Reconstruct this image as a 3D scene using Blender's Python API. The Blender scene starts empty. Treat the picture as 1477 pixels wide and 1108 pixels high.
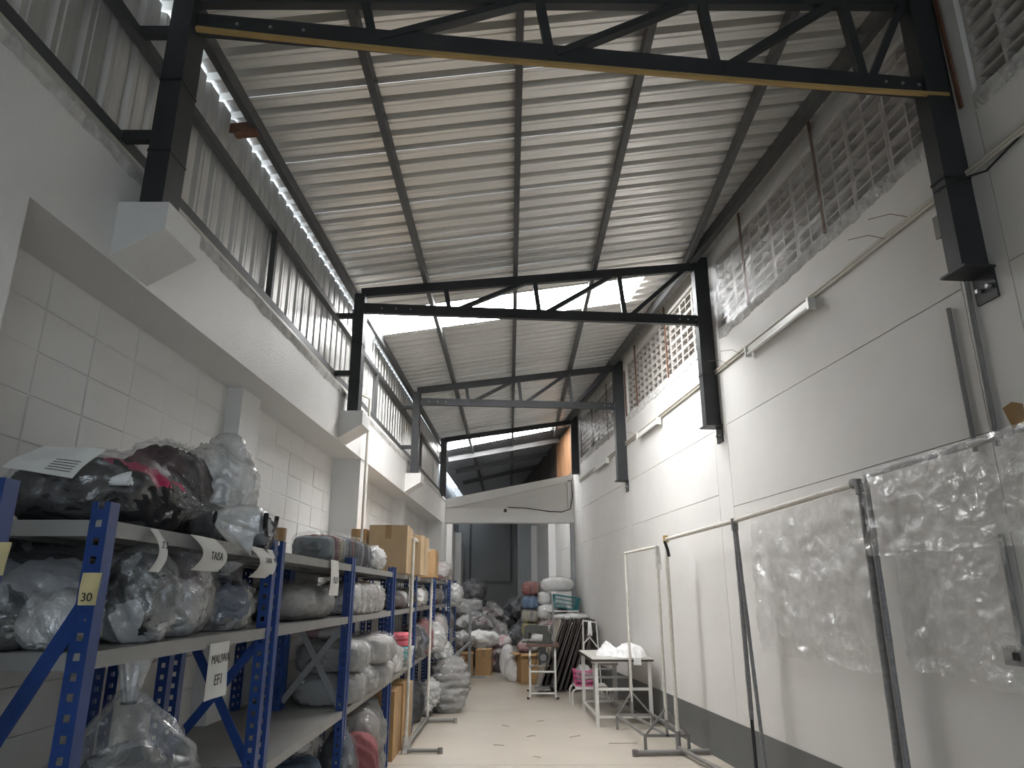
import bpy, bmesh, math, random
import numpy as np
from mathutils import Vector, Matrix, noise

# ------------------------------------------------------------------ camera
SC = bpy.context.scene
COL = SC.collection
FPX, PITCH, EYE, CX, CY = 1017.0, math.radians(16.6), 1.5, 738.5, 554.0
SP, CP = math.sin(PITCH), math.cos(PITCH)
cam_d = bpy.data.cameras.new('camera')
cam_d.sensor_width = 36.0
cam_d.lens = 36.0 * FPX / 1477.0
cam_d.clip_start = 0.05
cam = bpy.data.objects.new('camera', cam_d)
COL.objects.link(cam)
cam.location = (0, 0, EYE)
cam.rotation_euler = (math.pi / 2 + PITCH, 0, 0)
SC.camera = cam

# ------------------------------------------------------------------ world, light, exposure
SC.view_settings.view_transform = 'Standard'
SC.view_settings.look = 'None'
SC.view_settings.gamma = 1.0
SC.view_settings.use_curve_mapping = False
SC.view_settings.exposure = 0.5
SKY_STRENGTH = 3.7
SKYLIGHT_STRENGTH = 17.5
FAR_SKYLIGHT_STRENGTH = 8.0
SC.cycles.max_bounces = 7
SC.cycles.diffuse_bounces = 4
SC.cycles.glossy_bounces = 3
SC.cycles.transparent_max_bounces = 10
world = bpy.data.worlds.new('overcast_sky')
SC.world = world
world.use_nodes = True
bg = world.node_tree.nodes['Background']
bg.inputs['Color'].default_value = (0.76, 0.88, 1.0, 1)
bg.inputs['Strength'].default_value = SKY_STRENGTH

# the wide shutter opening behind the camera lets the sky in: portal for the sampler
pl = bpy.data.lights.new('shutter_portal', 'AREA')
pl.shape = 'RECTANGLE'; pl.size = 2.5; pl.size_y = 2.9
pl.cycles.is_portal = True
plo = bpy.data.objects.new('shutter_portal', pl)
COL.objects.link(plo)
plo.location = (1.4, -3.25, 1.5)
plo.rotation_euler = (math.pi / 2, 0, math.pi)

# ------------------------------------------------------------------ geometry of the place
AR, BR = 2.77, -0.1065          # right wall: x = AR + BR*y  (the hall narrows)
KL = 0.029                      # left wall lines: x = x0 + KL*y
def XR(y, off=0.0): return AR + off + BR * y
def XL(y, x0): return x0 + KL * y
def ray(px, py):
    u = (px - CX) / FPX; v = (CY - py) / FPX
    return (u, CP - v * SP, SP + v * CP)
def atz(px, py, z=0.0):
    d = ray(px, py); t = (z - EYE) / d[2]; return Vector((d[0] * t, d[1] * t, z))
def aty(px, py, y):
    d = ray(px, py); t = y / d[1]; return Vector((d[0] * t, y, EYE + d[2] * t))
def atx(px, py, x):
    d = ray(px, py); t = x / d[0]; return Vector((x, d[1] * t, EYE + d[2] * t))
def atR(px, py, off=0.0):
    d = ray(px, py); t = (AR + off) / (d[0] - BR * d[1]); return Vector((d[0] * t, d[1] * t, EYE + d[2] * t))
Y0, Y1, YB = -3.3, 24.5, 14.3
def roofz(x, y):
    xl, xr = XL(y, -1.88), XR(y)
    return 4.45 + (x - xl) / (xr - xl) * 0.52
UZ = Vector((0, 0, 1))
RDIR = Vector((BR, 1, 0)).normalized()      # along the right wall, away from the camera
RANG = math.atan2(-BR, 1)
LANG = math.atan2(-KL, 1)

# ------------------------------------------------------------------ materials
MATS = {}
def nodes_of(name):
    m = bpy.data.materials.new(name); m.use_nodes = True
    nt = m.node_tree
    return m, nt, nt.nodes['Principled BSDF'], nt.nodes['Material Output']
def N(nt, t, **kw):
    n = nt.nodes.new(t)
    for k, v in kw.items():
        if k in n.inputs: n.inputs[k].default_value = v
        else: setattr(n, k, v)
    return n
def ramp(nt, stops, interp='LINEAR'):
    r = nt.nodes.new('ShaderNodeValToRGB'); cr = r.color_ramp; cr.interpolation = interp
    while len(cr.elements) > 1: cr.elements.remove(cr.elements[-1])
    cr.elements[0].position = stops[0][0]; cr.elements[0].color = (*stops[0][1], 1)
    for p, c in stops[1:]:
        e = cr.elements.new(p); e.color = (*c, 1)
    return r
def mul(c, k): return tuple(min(1, a * k) for a in c)
def paint(name, col, rough=0.6, var=0.12, scale=3.0, bump=0.15, bscale=40.0, metal=0.0, spec=0.5, stretch=(1, 1, 1), spots=None):
    """plain coloured surface with soft colour variation and fine relief"""
    m, nt, b, o = nodes_of(name)
    L = nt.links.new
    tc = N(nt, 'ShaderNodeTexCoord'); mp = N(nt, 'ShaderNodeMapping'); mp.inputs['Scale'].default_value = stretch
    L(tc.outputs['Object'], mp.inputs['Vector'])
    n1 = N(nt, 'ShaderNodeTexNoise', Scale=scale, Detail=6.0, Roughness=0.6)
    L(mp.outputs[0], n1.inputs['Vector'])
    r = ramp(nt, [(0.28, mul(col, 1 - var)), (0.72, mul(col, 1 + var * 0.6))])
    L(n1.outputs['Fac'], r.inputs['Fac'])
    out = r.outputs['Color']
    if spots:
        n3 = N(nt, 'ShaderNodeTexNoise', Scale=spots[1], Detail=8.0, Roughness=0.75)
        L(mp.outputs[0], n3.inputs['Vector'])
        r3 = ramp(nt, [(spots[2], (0, 0, 0)), (spots[2] + 0.05, (1, 1, 1))])
        L(n3.outputs['Fac'], r3.inputs['Fac'])
        mx = N(nt, 'ShaderNodeMix', data_type='RGBA'); mx.inputs['B'].default_value = (*spots[0], 1)
        L(r3.outputs['Color'], mx.inputs['Factor']); L(out, mx.inputs['A']); out = mx.outputs['Result']
    L(out, b.inputs['Base Color'])
    b.inputs['Roughness'].default_value = rough
    b.inputs['Metallic'].default_value = metal
    b.inputs['Specular IOR Level'].default_value = spec
    if bump:
        n2 = N(nt, 'ShaderNodeTexNoise', Scale=bscale, Detail=4.0)
        L(mp.outputs[0], n2.inputs['Vector'])
        bp = N(nt, 'ShaderNodeBump', Strength=bump, Distance=0.01)
        L(n2.outputs['Fac'], bp.inputs['Height']); L(bp.outputs[0], b.inputs['Normal'])
    MATS[name] = m
    return m
def sheet_metal(name, col, axis):
    """galvanised sheet; fine lines run along the ribs"""
    m, nt, b, o = nodes_of(name); L = nt.links.new
    tc = N(nt, 'ShaderNodeTexCoord'); mp = N(nt, 'ShaderNodeMapping')
    mp.inputs['Scale'].default_value = (0.4, 40, 0.4) if axis == 'y' else (1, 40, 1)
    L(tc.outputs['Object'], mp.inputs['Vector'])
    n = N(nt, 'ShaderNodeTexNoise', Scale=1.0, Detail=3.0); L(mp.outputs[0], n.inputs['Vector'])
    n2 = N(nt, 'ShaderNodeTexNoise', Scale=2.0, Detail=5.0); L(tc.outputs['Object'], n2.inputs['Vector'])
    r = ramp(nt, [(0.3, mul(col, 0.90)), (0.7, mul(col, 1.05))]); L(n.outputs['Fac'], r.inputs['Fac'])
    L(r.outputs[0], b.inputs['Base Color'])
    b.inputs['Metallic'].default_value = 0.62
    rr = N(nt, 'ShaderNodeMapRange'); rr.inputs['To Min'].default_value = 0.30; rr.inputs['To Max'].default_value = 0.46
    L(n2.outputs['Fac'], rr.inputs['Value']); L(rr.outputs[0], b.inputs['Roughness'])
    w = N(nt, 'ShaderNodeTexWave', wave_type='BANDS', bands_direction='Y', Scale=14.0)
    L(tc.outputs['Object'], w.inputs['Vector'])
    bp = N(nt, 'ShaderNodeBump', Strength=0.12, Distance=0.004)
    L(w.outputs['Fac'], bp.inputs['Height']); L(bp.outputs[0], b.inputs['Normal'])
    MATS[name] = m
def film(name, col=(0.85, 0.87, 0.88), opacity=0.32, rough=0.16, scale=14.0, bump=0.7, stretch=(1, 1, 1), rot=0.0, milky=0.5, crumple=0.6):
    """thin creased polythene: mostly clear, partly milky and glossy"""
    m, nt, b, o = nodes_of(name); L = nt.links.new
    tc = N(nt, 'ShaderNodeTexCoord'); mp = N(nt, 'ShaderNodeMapping')
    mp.inputs['Scale'].default_value = stretch; mp.inputs['Rotation'].default_value = (rot, 0, 0)
    if rot: mp.vector_type = 'TEXTURE'
    L(tc.outputs['Object'], mp.inputs['Vector'])
    n = N(nt, 'ShaderNodeTexNoise', Scale=scale, Detail=5.0, Roughness=0.55, Distortion=0.6)
    L(mp.outputs[0], n.inputs['Vector'])
    vo = N(nt, 'ShaderNodeTexVoronoi', Scale=scale * 0.9); vo.feature = 'F1'
    vm = N(nt, 'ShaderNodeMix', data_type='VECTOR'); vm.inputs['Factor'].default_value = 0.12
    L(mp.outputs[0], vm.inputs['A']); L(n.outputs['Color'], vm.inputs['B']); L(vm.outputs['Result'], vo.inputs['Vector'])
    ad = N(nt, 'ShaderNodeMath', operation='MULTIPLY_ADD'); ad.inputs[1].default_value = crumple
    L(vo.outputs['Distance'], ad.inputs[0]); L(n.outputs['Fac'], ad.inputs[2])
    bp = N(nt, 'ShaderNodeBump', Strength=bump, Distance=0.03)
    L(ad.outputs[0], bp.inputs['Height'])
    b.inputs['Base Color'].default_value = (*col, 1); b.inputs['Roughness'].default_value = rough
    b.inputs['Specular IOR Level'].default_value = 0.9
    L(bp.outputs[0], b.inputs['Normal'])
    tr = N(nt, 'ShaderNodeBsdfTransparent'); tr.inputs['Color'].default_value = (0.975, 0.98, 0.985, 1)
    gl = N(nt, 'ShaderNodeBsdfGlossy', Roughness=rough); gl.inputs['Color'].default_value = (0.9, 0.9, 0.9, 1)
    L(bp.outputs[0], gl.inputs['Normal'])
    ms = N(nt, 'ShaderNodeMixShader', Fac=milky); L(gl.outputs[0], ms.inputs[1]); L(b.outputs[0], ms.inputs[2])
    n2 = N(nt, 'ShaderNodeTexNoise', Scale=scale * 0.6, Detail=4.0); L(mp.outputs[0], n2.inputs['Vector'])
    mr = N(nt, 'ShaderNodeMapRange'); mr.inputs['From Min'].default_value = 0.3; mr.inputs['From Max'].default_value = 0.7
    mr.inputs['To Min'].default_value = opacity * 0.5; mr.inputs['To Max'].default_value = opacity * 1.5
    L(n2.outputs['Fac'], mr.inputs['Value'])
    mx = N(nt, 'ShaderNodeMixShader'); L(mr.outputs[0], mx.inputs[0]); L(tr.outputs[0], mx.inputs[1]); L(ms.outputs[0], mx.inputs[2])
    L(mx.outputs[0], o.inputs['Surface'])
    MATS[name] = m
def cloth(name, cols, scale=9.0):
    """jumbled garments: patches of several colours"""
    m, nt, b, o = nodes_of(name); L = nt.links.new
    tc = N(nt, 'ShaderNodeTexCoord')
    nd = N(nt, 'ShaderNodeTexNoise', Scale=6.0, Detail=3.0); L(tc.outputs['Object'], nd.inputs['Vector'])
    mv = N(nt, 'ShaderNodeMix', data_type='VECTOR'); mv.inputs['Factor'].default_value = 0.22
    L(tc.outputs['Object'], mv.inputs['A']); L(nd.outputs['Color'], mv.inputs['B'])
    v = N(nt, 'ShaderNodeTexVoronoi', Scale=scale); L(mv.outputs['Result'], v.inputs['Vector'])
    k = len(cols)
    r = ramp(nt, [(i / k, c) for i, c in enumerate(cols)], 'CONSTANT')
    sp = N(nt, 'ShaderNodeSeparateColor'); L(v.outputs['Color'], sp.inputs[0]); L(sp.outputs[0], r.inputs['Fac'])
    L(r.outputs[0], b.inputs['Base Color']); b.inputs['Roughness'].default_value = 0.9
    bp = N(nt, 'ShaderNodeBump', Strength=0.6, Distance=0.02); L(v.outputs['Distance'], bp.inputs['Height'])
    L(bp.outputs[0], b.inputs['Normal'])
    MATS[name] = m
def folded(name, cols, freq=14.0, axis=0):
    """a row of folded garments side by side"""
    m, nt, b, o = nodes_of(name); L = nt.links.new
    tc = N(nt, 'ShaderNodeTexCoord'); se = N(nt, 'ShaderNodeSeparateXYZ'); L(tc.outputs['Object'], se.inputs[0])
    nd = N(nt, 'ShaderNodeTexNoise', Scale=5.0); L(tc.outputs['Object'], nd.inputs['Vector'])
    a = N(nt, 'ShaderNodeMath', operation='MULTIPLY_ADD'); a.inputs[1].default_value = freq
    L(se.outputs[axis], a.inputs[0]); L(nd.outputs['Fac'], a.inputs[2])
    fl = N(nt, 'ShaderNodeMath', operation='FLOOR'); L(a.outputs[0], fl.inputs[0])
    fr = N(nt, 'ShaderNodeMath', operation='FRACT'); L(a.outputs[0], fr.inputs[0])
    wn = N(nt, 'ShaderNodeTexWhiteNoise', noise_dimensions='1D'); L(fl.outputs[0], wn.inputs['W'])
    k = len(cols)
    r = ramp(nt, [(i / k, c) for i, c in enumerate(cols)], 'CONSTANT'); L(wn.outputs['Value'], r.inputs['Fac'])
    L(r.outputs[0], b.inputs['Base Color']); b.inputs['Roughness'].default_value = 0.9
    pp = N(nt, 'ShaderNodeMath', operation='PINGPONG'); pp.inputs[1].default_value = 0.5; L(fr.outputs[0], pp.inputs[0])
    bp = N(nt, 'ShaderNodeBump', Strength=0.9, Distance=0.03); L(pp.outputs[0], bp.inputs['Height'])
    L(bp.outputs[0], b.inputs['Normal'])
    MATS[name] = m
def emitter(name, col, strength):
    m, nt, b, o = nodes_of(name); L = nt.links.new
    b.inputs['Base Color'].default_value = (0.8, 0.85, 0.9, 1)
    b.inputs['Roughness'].default_value = 0.3
    tc = N(nt, 'ShaderNodeTexCoord')
    n = N(nt, 'ShaderNodeTexNoise', Scale=0.8, Detail=2.0); L(tc.outputs['Object'], n.inputs['Vector'])
    r = ramp(nt, [(0.35, col), (0.65, mul(col, 1.0))]); L(n.outputs['Fac'], r.inputs['Fac'])
    L(r.outputs[0], b.inputs['Emission Color'])
    b.inputs['Emission Strength'].default_value = strength
    MATS[name] = m

paint('white_wall', (0.70, 0.682, 0.655), 0.62, 0.06, 1.2, 0.10, 12, spots=((0.42, 0.39, 0.34), 9.0, 0.73))
paint('white_block', (0.70, 0.685, 0.66), 0.6, 0.06, 2.0, 0.25, 14)
paint('white_plaster', (0.72, 0.71, 0.69), 0.5, 0.05, 2.0, 0.3, 60)
paint('raw_concrete', (0.54, 0.53, 0.51), 0.9, 0.35, 12.0, 0.8, 30)
paint('dado_grey', (0.13, 0.135, 0.135), 0.45, 0.1, 2.0, 0.1, 30)
paint('floor_cream', (0.56, 0.505, 0.425), 0.28, 0.10, 1.3, 0.03, 40, spots=((0.30, 0.27, 0.22), 5.0, 0.70))
paint('charcoal_steel', (0.030, 0.033, 0.036), 0.5, 0.25, 6.0, 0.12, 60)
paint('dark_steel', (0.075, 0.078, 0.08), 0.5, 0.2, 6.0, 0.1, 60)
paint('grey_steel', (0.30, 0.30, 0.30), 0.4, 0.15, 5.0, 0.05, 60, metal=0.4)
paint('shelf_grey', (0.29, 0.285, 0.27), 0.45, 0.12, 4.0, 0.05, 60)
paint('shelf_blue', (0.014, 0.05, 0.205), 0.38, 0.25, 7.0, 0.05, 60)
paint('shelf_blue_face', (0.05, 0.085, 0.22), 0.4, 0.2, 7.0, 0.05, 60)
paint('yellow_lath', (0.48, 0.32, 0.12), 0.7, 0.25, 9.0, 0.2, 60, stretch=(0.3, 1, 1))
paint('rust', (0.16, 0.075, 0.045), 0.85, 0.35, 20.0, 0.4, 80)
paint('pvc_cream', (0.55, 0.52, 0.45), 0.4, 0.1, 5.0, 0.0)
paint('pipe_grey', (0.22, 0.21, 0.20), 0.5, 0.2, 8.0, 0.15, 60)
paint('tube_white', (0.78, 0.78, 0.75), 0.3, 0.04, 5.0, 0.0)
paint('breeze_block', (0.50, 0.47, 0.44), 0.75, 0.14, 4.0, 0.3, 60)
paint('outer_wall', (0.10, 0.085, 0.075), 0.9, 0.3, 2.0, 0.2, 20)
paint('wood_board', (0.42, 0.22, 0.11), 0.7, 0.3, 6.0, 0.1, 40, stretch=(1, 1, 0.2))
paint('black_cable', (0.02, 0.02, 0.02), 0.5, 0.1)
paint('paper', (0.72, 0.71, 0.67), 0.85, 0.05, 6.0, 0.1, 30)
paint('yellow_card', (0.62, 0.53, 0.28), 0.8, 0.08, 6.0, 0.05, 30)
paint('ink', (0.03, 0.03, 0.035), 0.7, 0.0, bump=0)
paint('cardboard', (0.42, 0.26, 0.12), 0.85, 0.14, 5.0, 0.15, 50)
paint('cardboard_pale', (0.47, 0.34, 0.20), 0.85, 0.12, 5.0, 0.15, 50)
paint('tape_brown', (0.33, 0.20, 0.09), 0.3, 0.1, 8.0, 0.0)
paint('white_wrap', (0.66, 0.63, 0.57), 0.55, 0.18, 30.0, 0.6, 60)
paint('grey_wrap', (0.24, 0.235, 0.24), 0.35, 0.25, 30.0, 0.7, 60)
paint('melamine_top', (0.62, 0.60, 0.55), 0.35, 0.06, 3.0, 0.0)
paint('table_edge', (0.05, 0.035, 0.03), 0.5, 0.2)
paint('white_tube', (0.63, 0.62, 0.59), 0.4, 0.1, 8.0, 0.05, 40)
paint('white_linen', (0.85, 0.85, 0.84), 0.85, 0.04, 5.0, 0.3, 30)
paint('machine_grey', (0.11, 0.115, 0.105), 0.4, 0.2, 8.0, 0.1, 40)
paint('machine_wood', (0.11, 0.055, 0.035), 0.45, 0.2, 8.0, 0.1, 40)
paint('brown_board', (0.07, 0.05, 0.042), 0.5, 0.2, 5.0, 0.1, 40)
paint('beige_board', (0.40, 0.37, 0.31), 0.55, 0.1, 3.0, 0.05, 40)
paint('teal_plastic', (0.02, 0.19, 0.22), 0.35, 0.1)
paint('pink_plastic', (0.62, 0.10, 0.26), 0.35, 0.1)
paint('white_plastic', (0.70, 0.70, 0.66), 0.35, 0.05)
paint('black_plastic', (0.015, 0.015, 0.017), 0.35, 0.2)
paint('towel_pink', (0.70, 0.16, 0.20), 0.9, 0.1, 20, 0.5, 60)
paint('towel_cyan', (0.16, 0.52, 0.55), 0.9, 0.1, 20, 0.5, 60)
paint('black_strap', (0.008, 0.008, 0.01), 0.6, 0.1)
paint('dark_wall', (0.25, 0.24, 0.23), 0.75, 0.15, 1.0, 0.2, 20)
sheet_metal('roof_metal', (0.80, 0.78, 0.75), 'y')
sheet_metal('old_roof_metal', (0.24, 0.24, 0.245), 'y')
sheet_metal('clad_metal', (0.74, 0.73, 0.71), 'y')
emitter('skylight', (1.0, 0.985, 0.965), SKYLIGHT_STRENGTH)
emitter('far_skylight', (1.0, 0.985, 0.965), FAR_SKYLIGHT_STRENGTH)
film('clear_film', opacity=0.125, rough=0.11, scale=12, bump=1.0, milky=0.3)
film('haze_film', (0.84, 0.85, 0.86), opacity=0.30, rough=0.12, scale=11, bump=0.9, milky=0.55)
film('milky_film', (0.80, 0.80, 0.79), opacity=0.55, rough=0.18, scale=11, bump=0.9, milky=0.78)
film('sheet_film', (0.82, 0.82, 0.80), opacity=0.30, rough=0.11, scale=10, bump=1.0, milky=0.6, crumple=1.1)
film('wrap_film', (0.8, 0.82, 0.84), opacity=0.16, rough=0.10, scale=5, bump=0.4, stretch=(1, 1.0, 0.07), rot=math.radians(-14), milky=0.25)
K = (0.012, 0.012, 0.014)
cloth('cloth_dark_pink', [K, K, (0.03, 0.015, 0.02), K, (0.03, 0.03, 0.035), (0.40, 0.02, 0.09), K], 8)
cloth('cloth_dark', [K, (0.03, 0.03, 0.035), (0.06, 0.06, 0.065), K, (0.02, 0.02, 0.03)], 8)
cloth('cloth_plum', [(0.05, 0.02, 0.028), (0.02, 0.012, 0.016), (0.09, 0.03, 0.045), (0.03, 0.02, 0.022)], 9)
cloth('cloth_grey', [(0.16, 0.155, 0.15), (0.05, 0.05, 0.055), (0.26, 0.25, 0.24), (0.09, 0.085, 0.085), (0.38, 0.37, 0.36), (0.14, 0.10, 0.10)], 8)
cloth('cloth_bluegrey', [(0.09, 0.105, 0.13), (0.20, 0.22, 0.25), (0.015, 0.016, 0.02), (0.30, 0.31, 0.33), (0.05, 0.055, 0.07)], 7)
cloth('cloth_white', [(0.80, 0.79, 0.77), (0.74, 0.73, 0.71), (0.84, 0.83, 0.82), (0.66, 0.65, 0.63)], 6)
cloth('cloth_mono', [(0.55, 0.55, 0.55), K, (0.10, 0.10, 0.10), (0.4, 0.4, 0.4), K, (0.05, 0.05, 0.05)], 9)
cloth('cloth_mixed', [(0.20, 0.18, 0.17), (0.05, 0.04, 0.05), (0.36, 0.14, 0.14), (0.34, 0.33, 0.31), (0.10, 0.12, 0.16), (0.02, 0.02, 0.02)], 8)
cloth('cloth_rose', [(0.30, 0.10, 0.105), (0.25, 0.085, 0.09), (0.34, 0.13, 0.13)], 4)
cloth('cloth_navy', [(0.06, 0.09, 0.13), (0.075, 0.105, 0.15), (0.05, 0.075, 0.11)], 4)
cloth('cloth_greyplain', [(0.20, 0.195, 0.19), (0.23, 0.225, 0.22), (0.17, 0.17, 0.165)], 4)
cloth('cloth_taupe', [(0.27, 0.245, 0.22), (0.32, 0.29, 0.27), (0.22, 0.20, 0.18)], 5)
cloth('cloth_pinkwhite', [(0.55, 0.50, 0.48), (0.50, 0.30, 0.31), (0.60, 0.57, 0.55), (0.46, 0.43, 0.41)], 6)
folded('fold_row', [(0.05, 0.05, 0.06), (0.10, 0.11, 0.12), (0.14, 0.05, 0.06), (0.30, 0.26, 0.18), (0.06, 0.07, 0.09), (0.16, 0.18, 0.19), (0.03, 0.03, 0.035), (0.24, 0.23, 0.23)], 16.0, 1)
folded('fold_grey', [(0.30, 0.29, 0.28), (0.22, 0.21, 0.21), (0.42, 0.41, 0.39), (0.16, 0.16, 0.17), (0.34, 0.30, 0.29)], 13.0, 1)
folded('fold_pale', [(0.42, 0.40, 0.38), (0.50, 0.47, 0.45), (0.36, 0.33, 0.33), (0.45, 0.38, 0.37)], 12.0, 1)
folded('fold_red', [(0.30, 0.07, 0.06), (0.34, 0.13, 0.11), (0.22, 0.06, 0.06), (0.38, 0.24, 0.2)], 14.0, 0)
folded('fold_blue', [(0.10, 0.20, 0.36), (0.16, 0.26, 0.42), (0.22, 0.33, 0.45)], 14.0, 0)
folded('fold_cream', [(0.44, 0.40, 0.32), (0.38, 0.36, 0.34), (0.30, 0.29, 0.30), (0.46, 0.38, 0.34)], 14.0, 0)
folded('fold_yellow', [(0.50, 0.42, 0.16), (0.44, 0.40, 0.26), (0.30, 0.28, 0.26)], 14.0, 0)

# ------------------------------------------------------------------ mesh helpers
class MB:
    """collects boxes, bars and tubes; build() links them as one mesh object"""
    def __init__(s): s.v = []; s.f = []; s.smooth = []
    def add(s, verts, faces, smooth=False):
        o = len(s.v); s.v += [tuple(p) for p in verts]
        s.f += [tuple(i + o for i in f) for f in faces]; s.smooth += [smooth] * len(faces)
        return s
    BF = [(0, 2, 3, 1), (4, 5, 7, 6), (0, 1, 5, 4), (2, 6, 7, 3), (0, 4, 6, 2), (1, 3, 7, 5)]
    def box(s, a, b):
        """axis-aligned box between two corners"""
        return s.add([(x, y, z) for x in (a[0], b[0]) for y in (a[1], b[1]) for z in (a[2], b[2])], s.BF)
    def hexa(s, p8):
        return s.add(p8, s.BF)
    def bar(s, p, q, w, h, up=(0, 0, 1)):
        """rectangular bar from p to q, w across, h along up"""
        p, q = Vector(p), Vector(q); d = (q - p).normalized(); up = Vector(up)
        sd = d.cross(up)
        if sd.length < 1e-5: sd = d.cross(Vector((1, 0, 0)))
        sd.normalize(); u = sd.cross(d).normalized()
        vs = []
        for c in (p, q):
            for a in (-w / 2, w / 2):
                for b in (-h / 2, h / 2): vs.append(c + sd * a + u * b)
        return s.add(vs, s.BF)
    def tube(s, pts, r, n=10, caps=True, rad=None):
        pts = [Vector(p) for p in pts]; k = len(pts); vs = []; fs = []
        t0 = (pts[1] - pts[0]).normalized()
        ref = Vector((0, 0, 1)) if abs(t0.z) < 0.9 else Vector((1, 0, 0))
        a = t0.cross(ref).normalized()
        for i, p in enumerate(pts):
            t = ((pts[min(i + 1, k - 1)] - pts[max(i - 1, 0)])).normalized()
            a = (a - t * a.dot(t)).normalized(); b = t.cross(a)
            rr = rad[i] if rad else r
            for j in range(n):
                th = 2 * math.pi * j / n; vs.append(p + (a * math.cos(th) + b * math.sin(th)) * rr)
        for i in range(k - 1):
            for j in range(n):
                fs.append((i * n + j, i * n + (j + 1) % n, (i + 1) * n + (j + 1) % n, (i + 1) * n + j))
        s.add(vs, fs, True)
        if caps:
            s.add(vs[:n], [tuple(reversed(range(n)))]); s.add(vs[-n:], [tuple(range(n))])
        return s
    def prism(s, poly, ext):
        """planar polygon (list of points) swept by a vector"""
        ext = Vector(ext); n = len(poly); a = [Vector(p) for p in poly]; b = [p + ext for p in a]
        fs = [tuple(reversed(range(n))), tuple(range(n, 2 * n))] + [(i, (i + 1) % n, n + (i + 1) % n, n + i) for i in range(n)]
        return s.add(a + b, fs)
    def grid(s, fn, nu, nv, smooth=True):
        vs = [fn(i / nu, j / nv) for j in range(nv + 1) for i in range(nu + 1)]
        fs = [(j * (nu + 1) + i, j * (nu + 1) + i + 1, (j + 1) * (nu + 1) + i + 1, (j + 1) * (nu + 1) + i) for j in range(nv) for i in range(nu)]
        return s.add(vs, fs, smooth)
    def mesh(s, name, mat=None):
        me = bpy.data.meshes.new(name); me.from_pydata(s.v, [], s.f)
        me.polygons.foreach_set('use_smooth', s.smooth)
        bm = bmesh.new(); bm.from_mesh(me); bmesh.ops.recalc_face_normals(bm, faces=bm.faces); bm.to_mesh(me); bm.free()
        me.update()
        if mat: me.materials.append(MATS[mat])
        return me
    def build(s, name, mat, parent=None, at=None):
        """link as an object; with `at` the object's origin sits there (vertices are given in world space)"""
        if at is None and parent is None and s.v:
            lo = [min(p[i] for p in s.v) for i in range(3)]; hi = [max(p[i] for p in s.v) for i in range(3)]
            at = ((lo[0] + hi[0]) / 2, (lo[1] + hi[1]) / 2, lo[2])
        if at is not None:
            s.v = [(p[0] - at[0], p[1] - at[1], p[2] - at[2]) for p in s.v]
        o = bpy.data.objects.new(name, s.mesh(name, mat)); COL.objects.link(o)
        if parent: o.parent = parent
        if at is not None: o.location = at
        return o
def empty(name, loc=(0, 0, 0), rz=0.0):
    o = bpy.data.objects.new(name, None); COL.objects.link(o); o.location = loc; o.rotation_euler = (0, 0, rz)
    o.empty_display_size = 0.1
    return o
def tag(o, label, cat, group=None):
    o['label'] = label; o['category'] = cat
    if group: o['group'] = group
    return o
def structure(o, label, cat='structure'):
    o['kind'] = 'structure'; o['label'] = label; o['category'] = cat
    return o
def copy_tree(o, parent=None):
    c = o.copy(); COL.objects.link(c)
    if parent: c.parent = parent
    for ch in o.children: copy_tree(ch, c)
    return c
def wmb(parent):
    """MB whose vertices are world-space but stored relative to a parent (an unrotated empty)"""
    return MB()
def part(mb, name, mat, thing):
    """world-space MB -> child of thing (thing may be moved/rotated about z, applied here)"""
    m = Matrix.Translation(thing.location) @ thing.rotation_euler.to_matrix().to_4x4()
    if thing.parent: m = (Matrix.Translation(thing.parent.location) @ thing.parent.rotation_euler.to_matrix().to_4x4()) @ m
    inv = m.inverted()
    mb.v = [tuple(inv @ Vector(p)) for p in mb.v]
    o = bpy.data.objects.new(name, mb.mesh(name, mat)); COL.objects.link(o); o.parent = thing
    return o
def nz(p, s, seed=0.0): return noise.noise(Vector((p[0] * s + seed * 7.13, p[1] * s - seed * 3.7, p[2] * s + seed * 1.9)))

# ================================================================== STRUCTURE
# ---- floor: cast slabs with narrow joints
floor = structure(MB().box((-2.6, Y0 - 0.5, -0.12), (3.4, Y1, -0.012)).build('floor', 'dado_grey'), 'cream coated floor slabs running down the long narrow hall', 'floor')
ys = [Y0, -0.2, 3.2, 6.42, 7.18, 10.4, 13.6, 16.8, 20.5, Y1]
for a, b in zip(ys[:-1], ys[1:]):
    part(MB().hexa([(x, y, z) for x, y, z in [
        (-2.3, a + .004, -0.02), (-2.3, a + .004, 0), (-2.3, b - .004, -0.02), (-2.3, b - .004, 0),
        (XR(a) + .2, a + .004, -0.02), (XR(a) + .2, a + .004, 0), (XR(b) + .2, b - .004, -0.02), (XR(b) + .2, b - .004, 0)]]), 'slab', 'floor_cream', floor)

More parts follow.
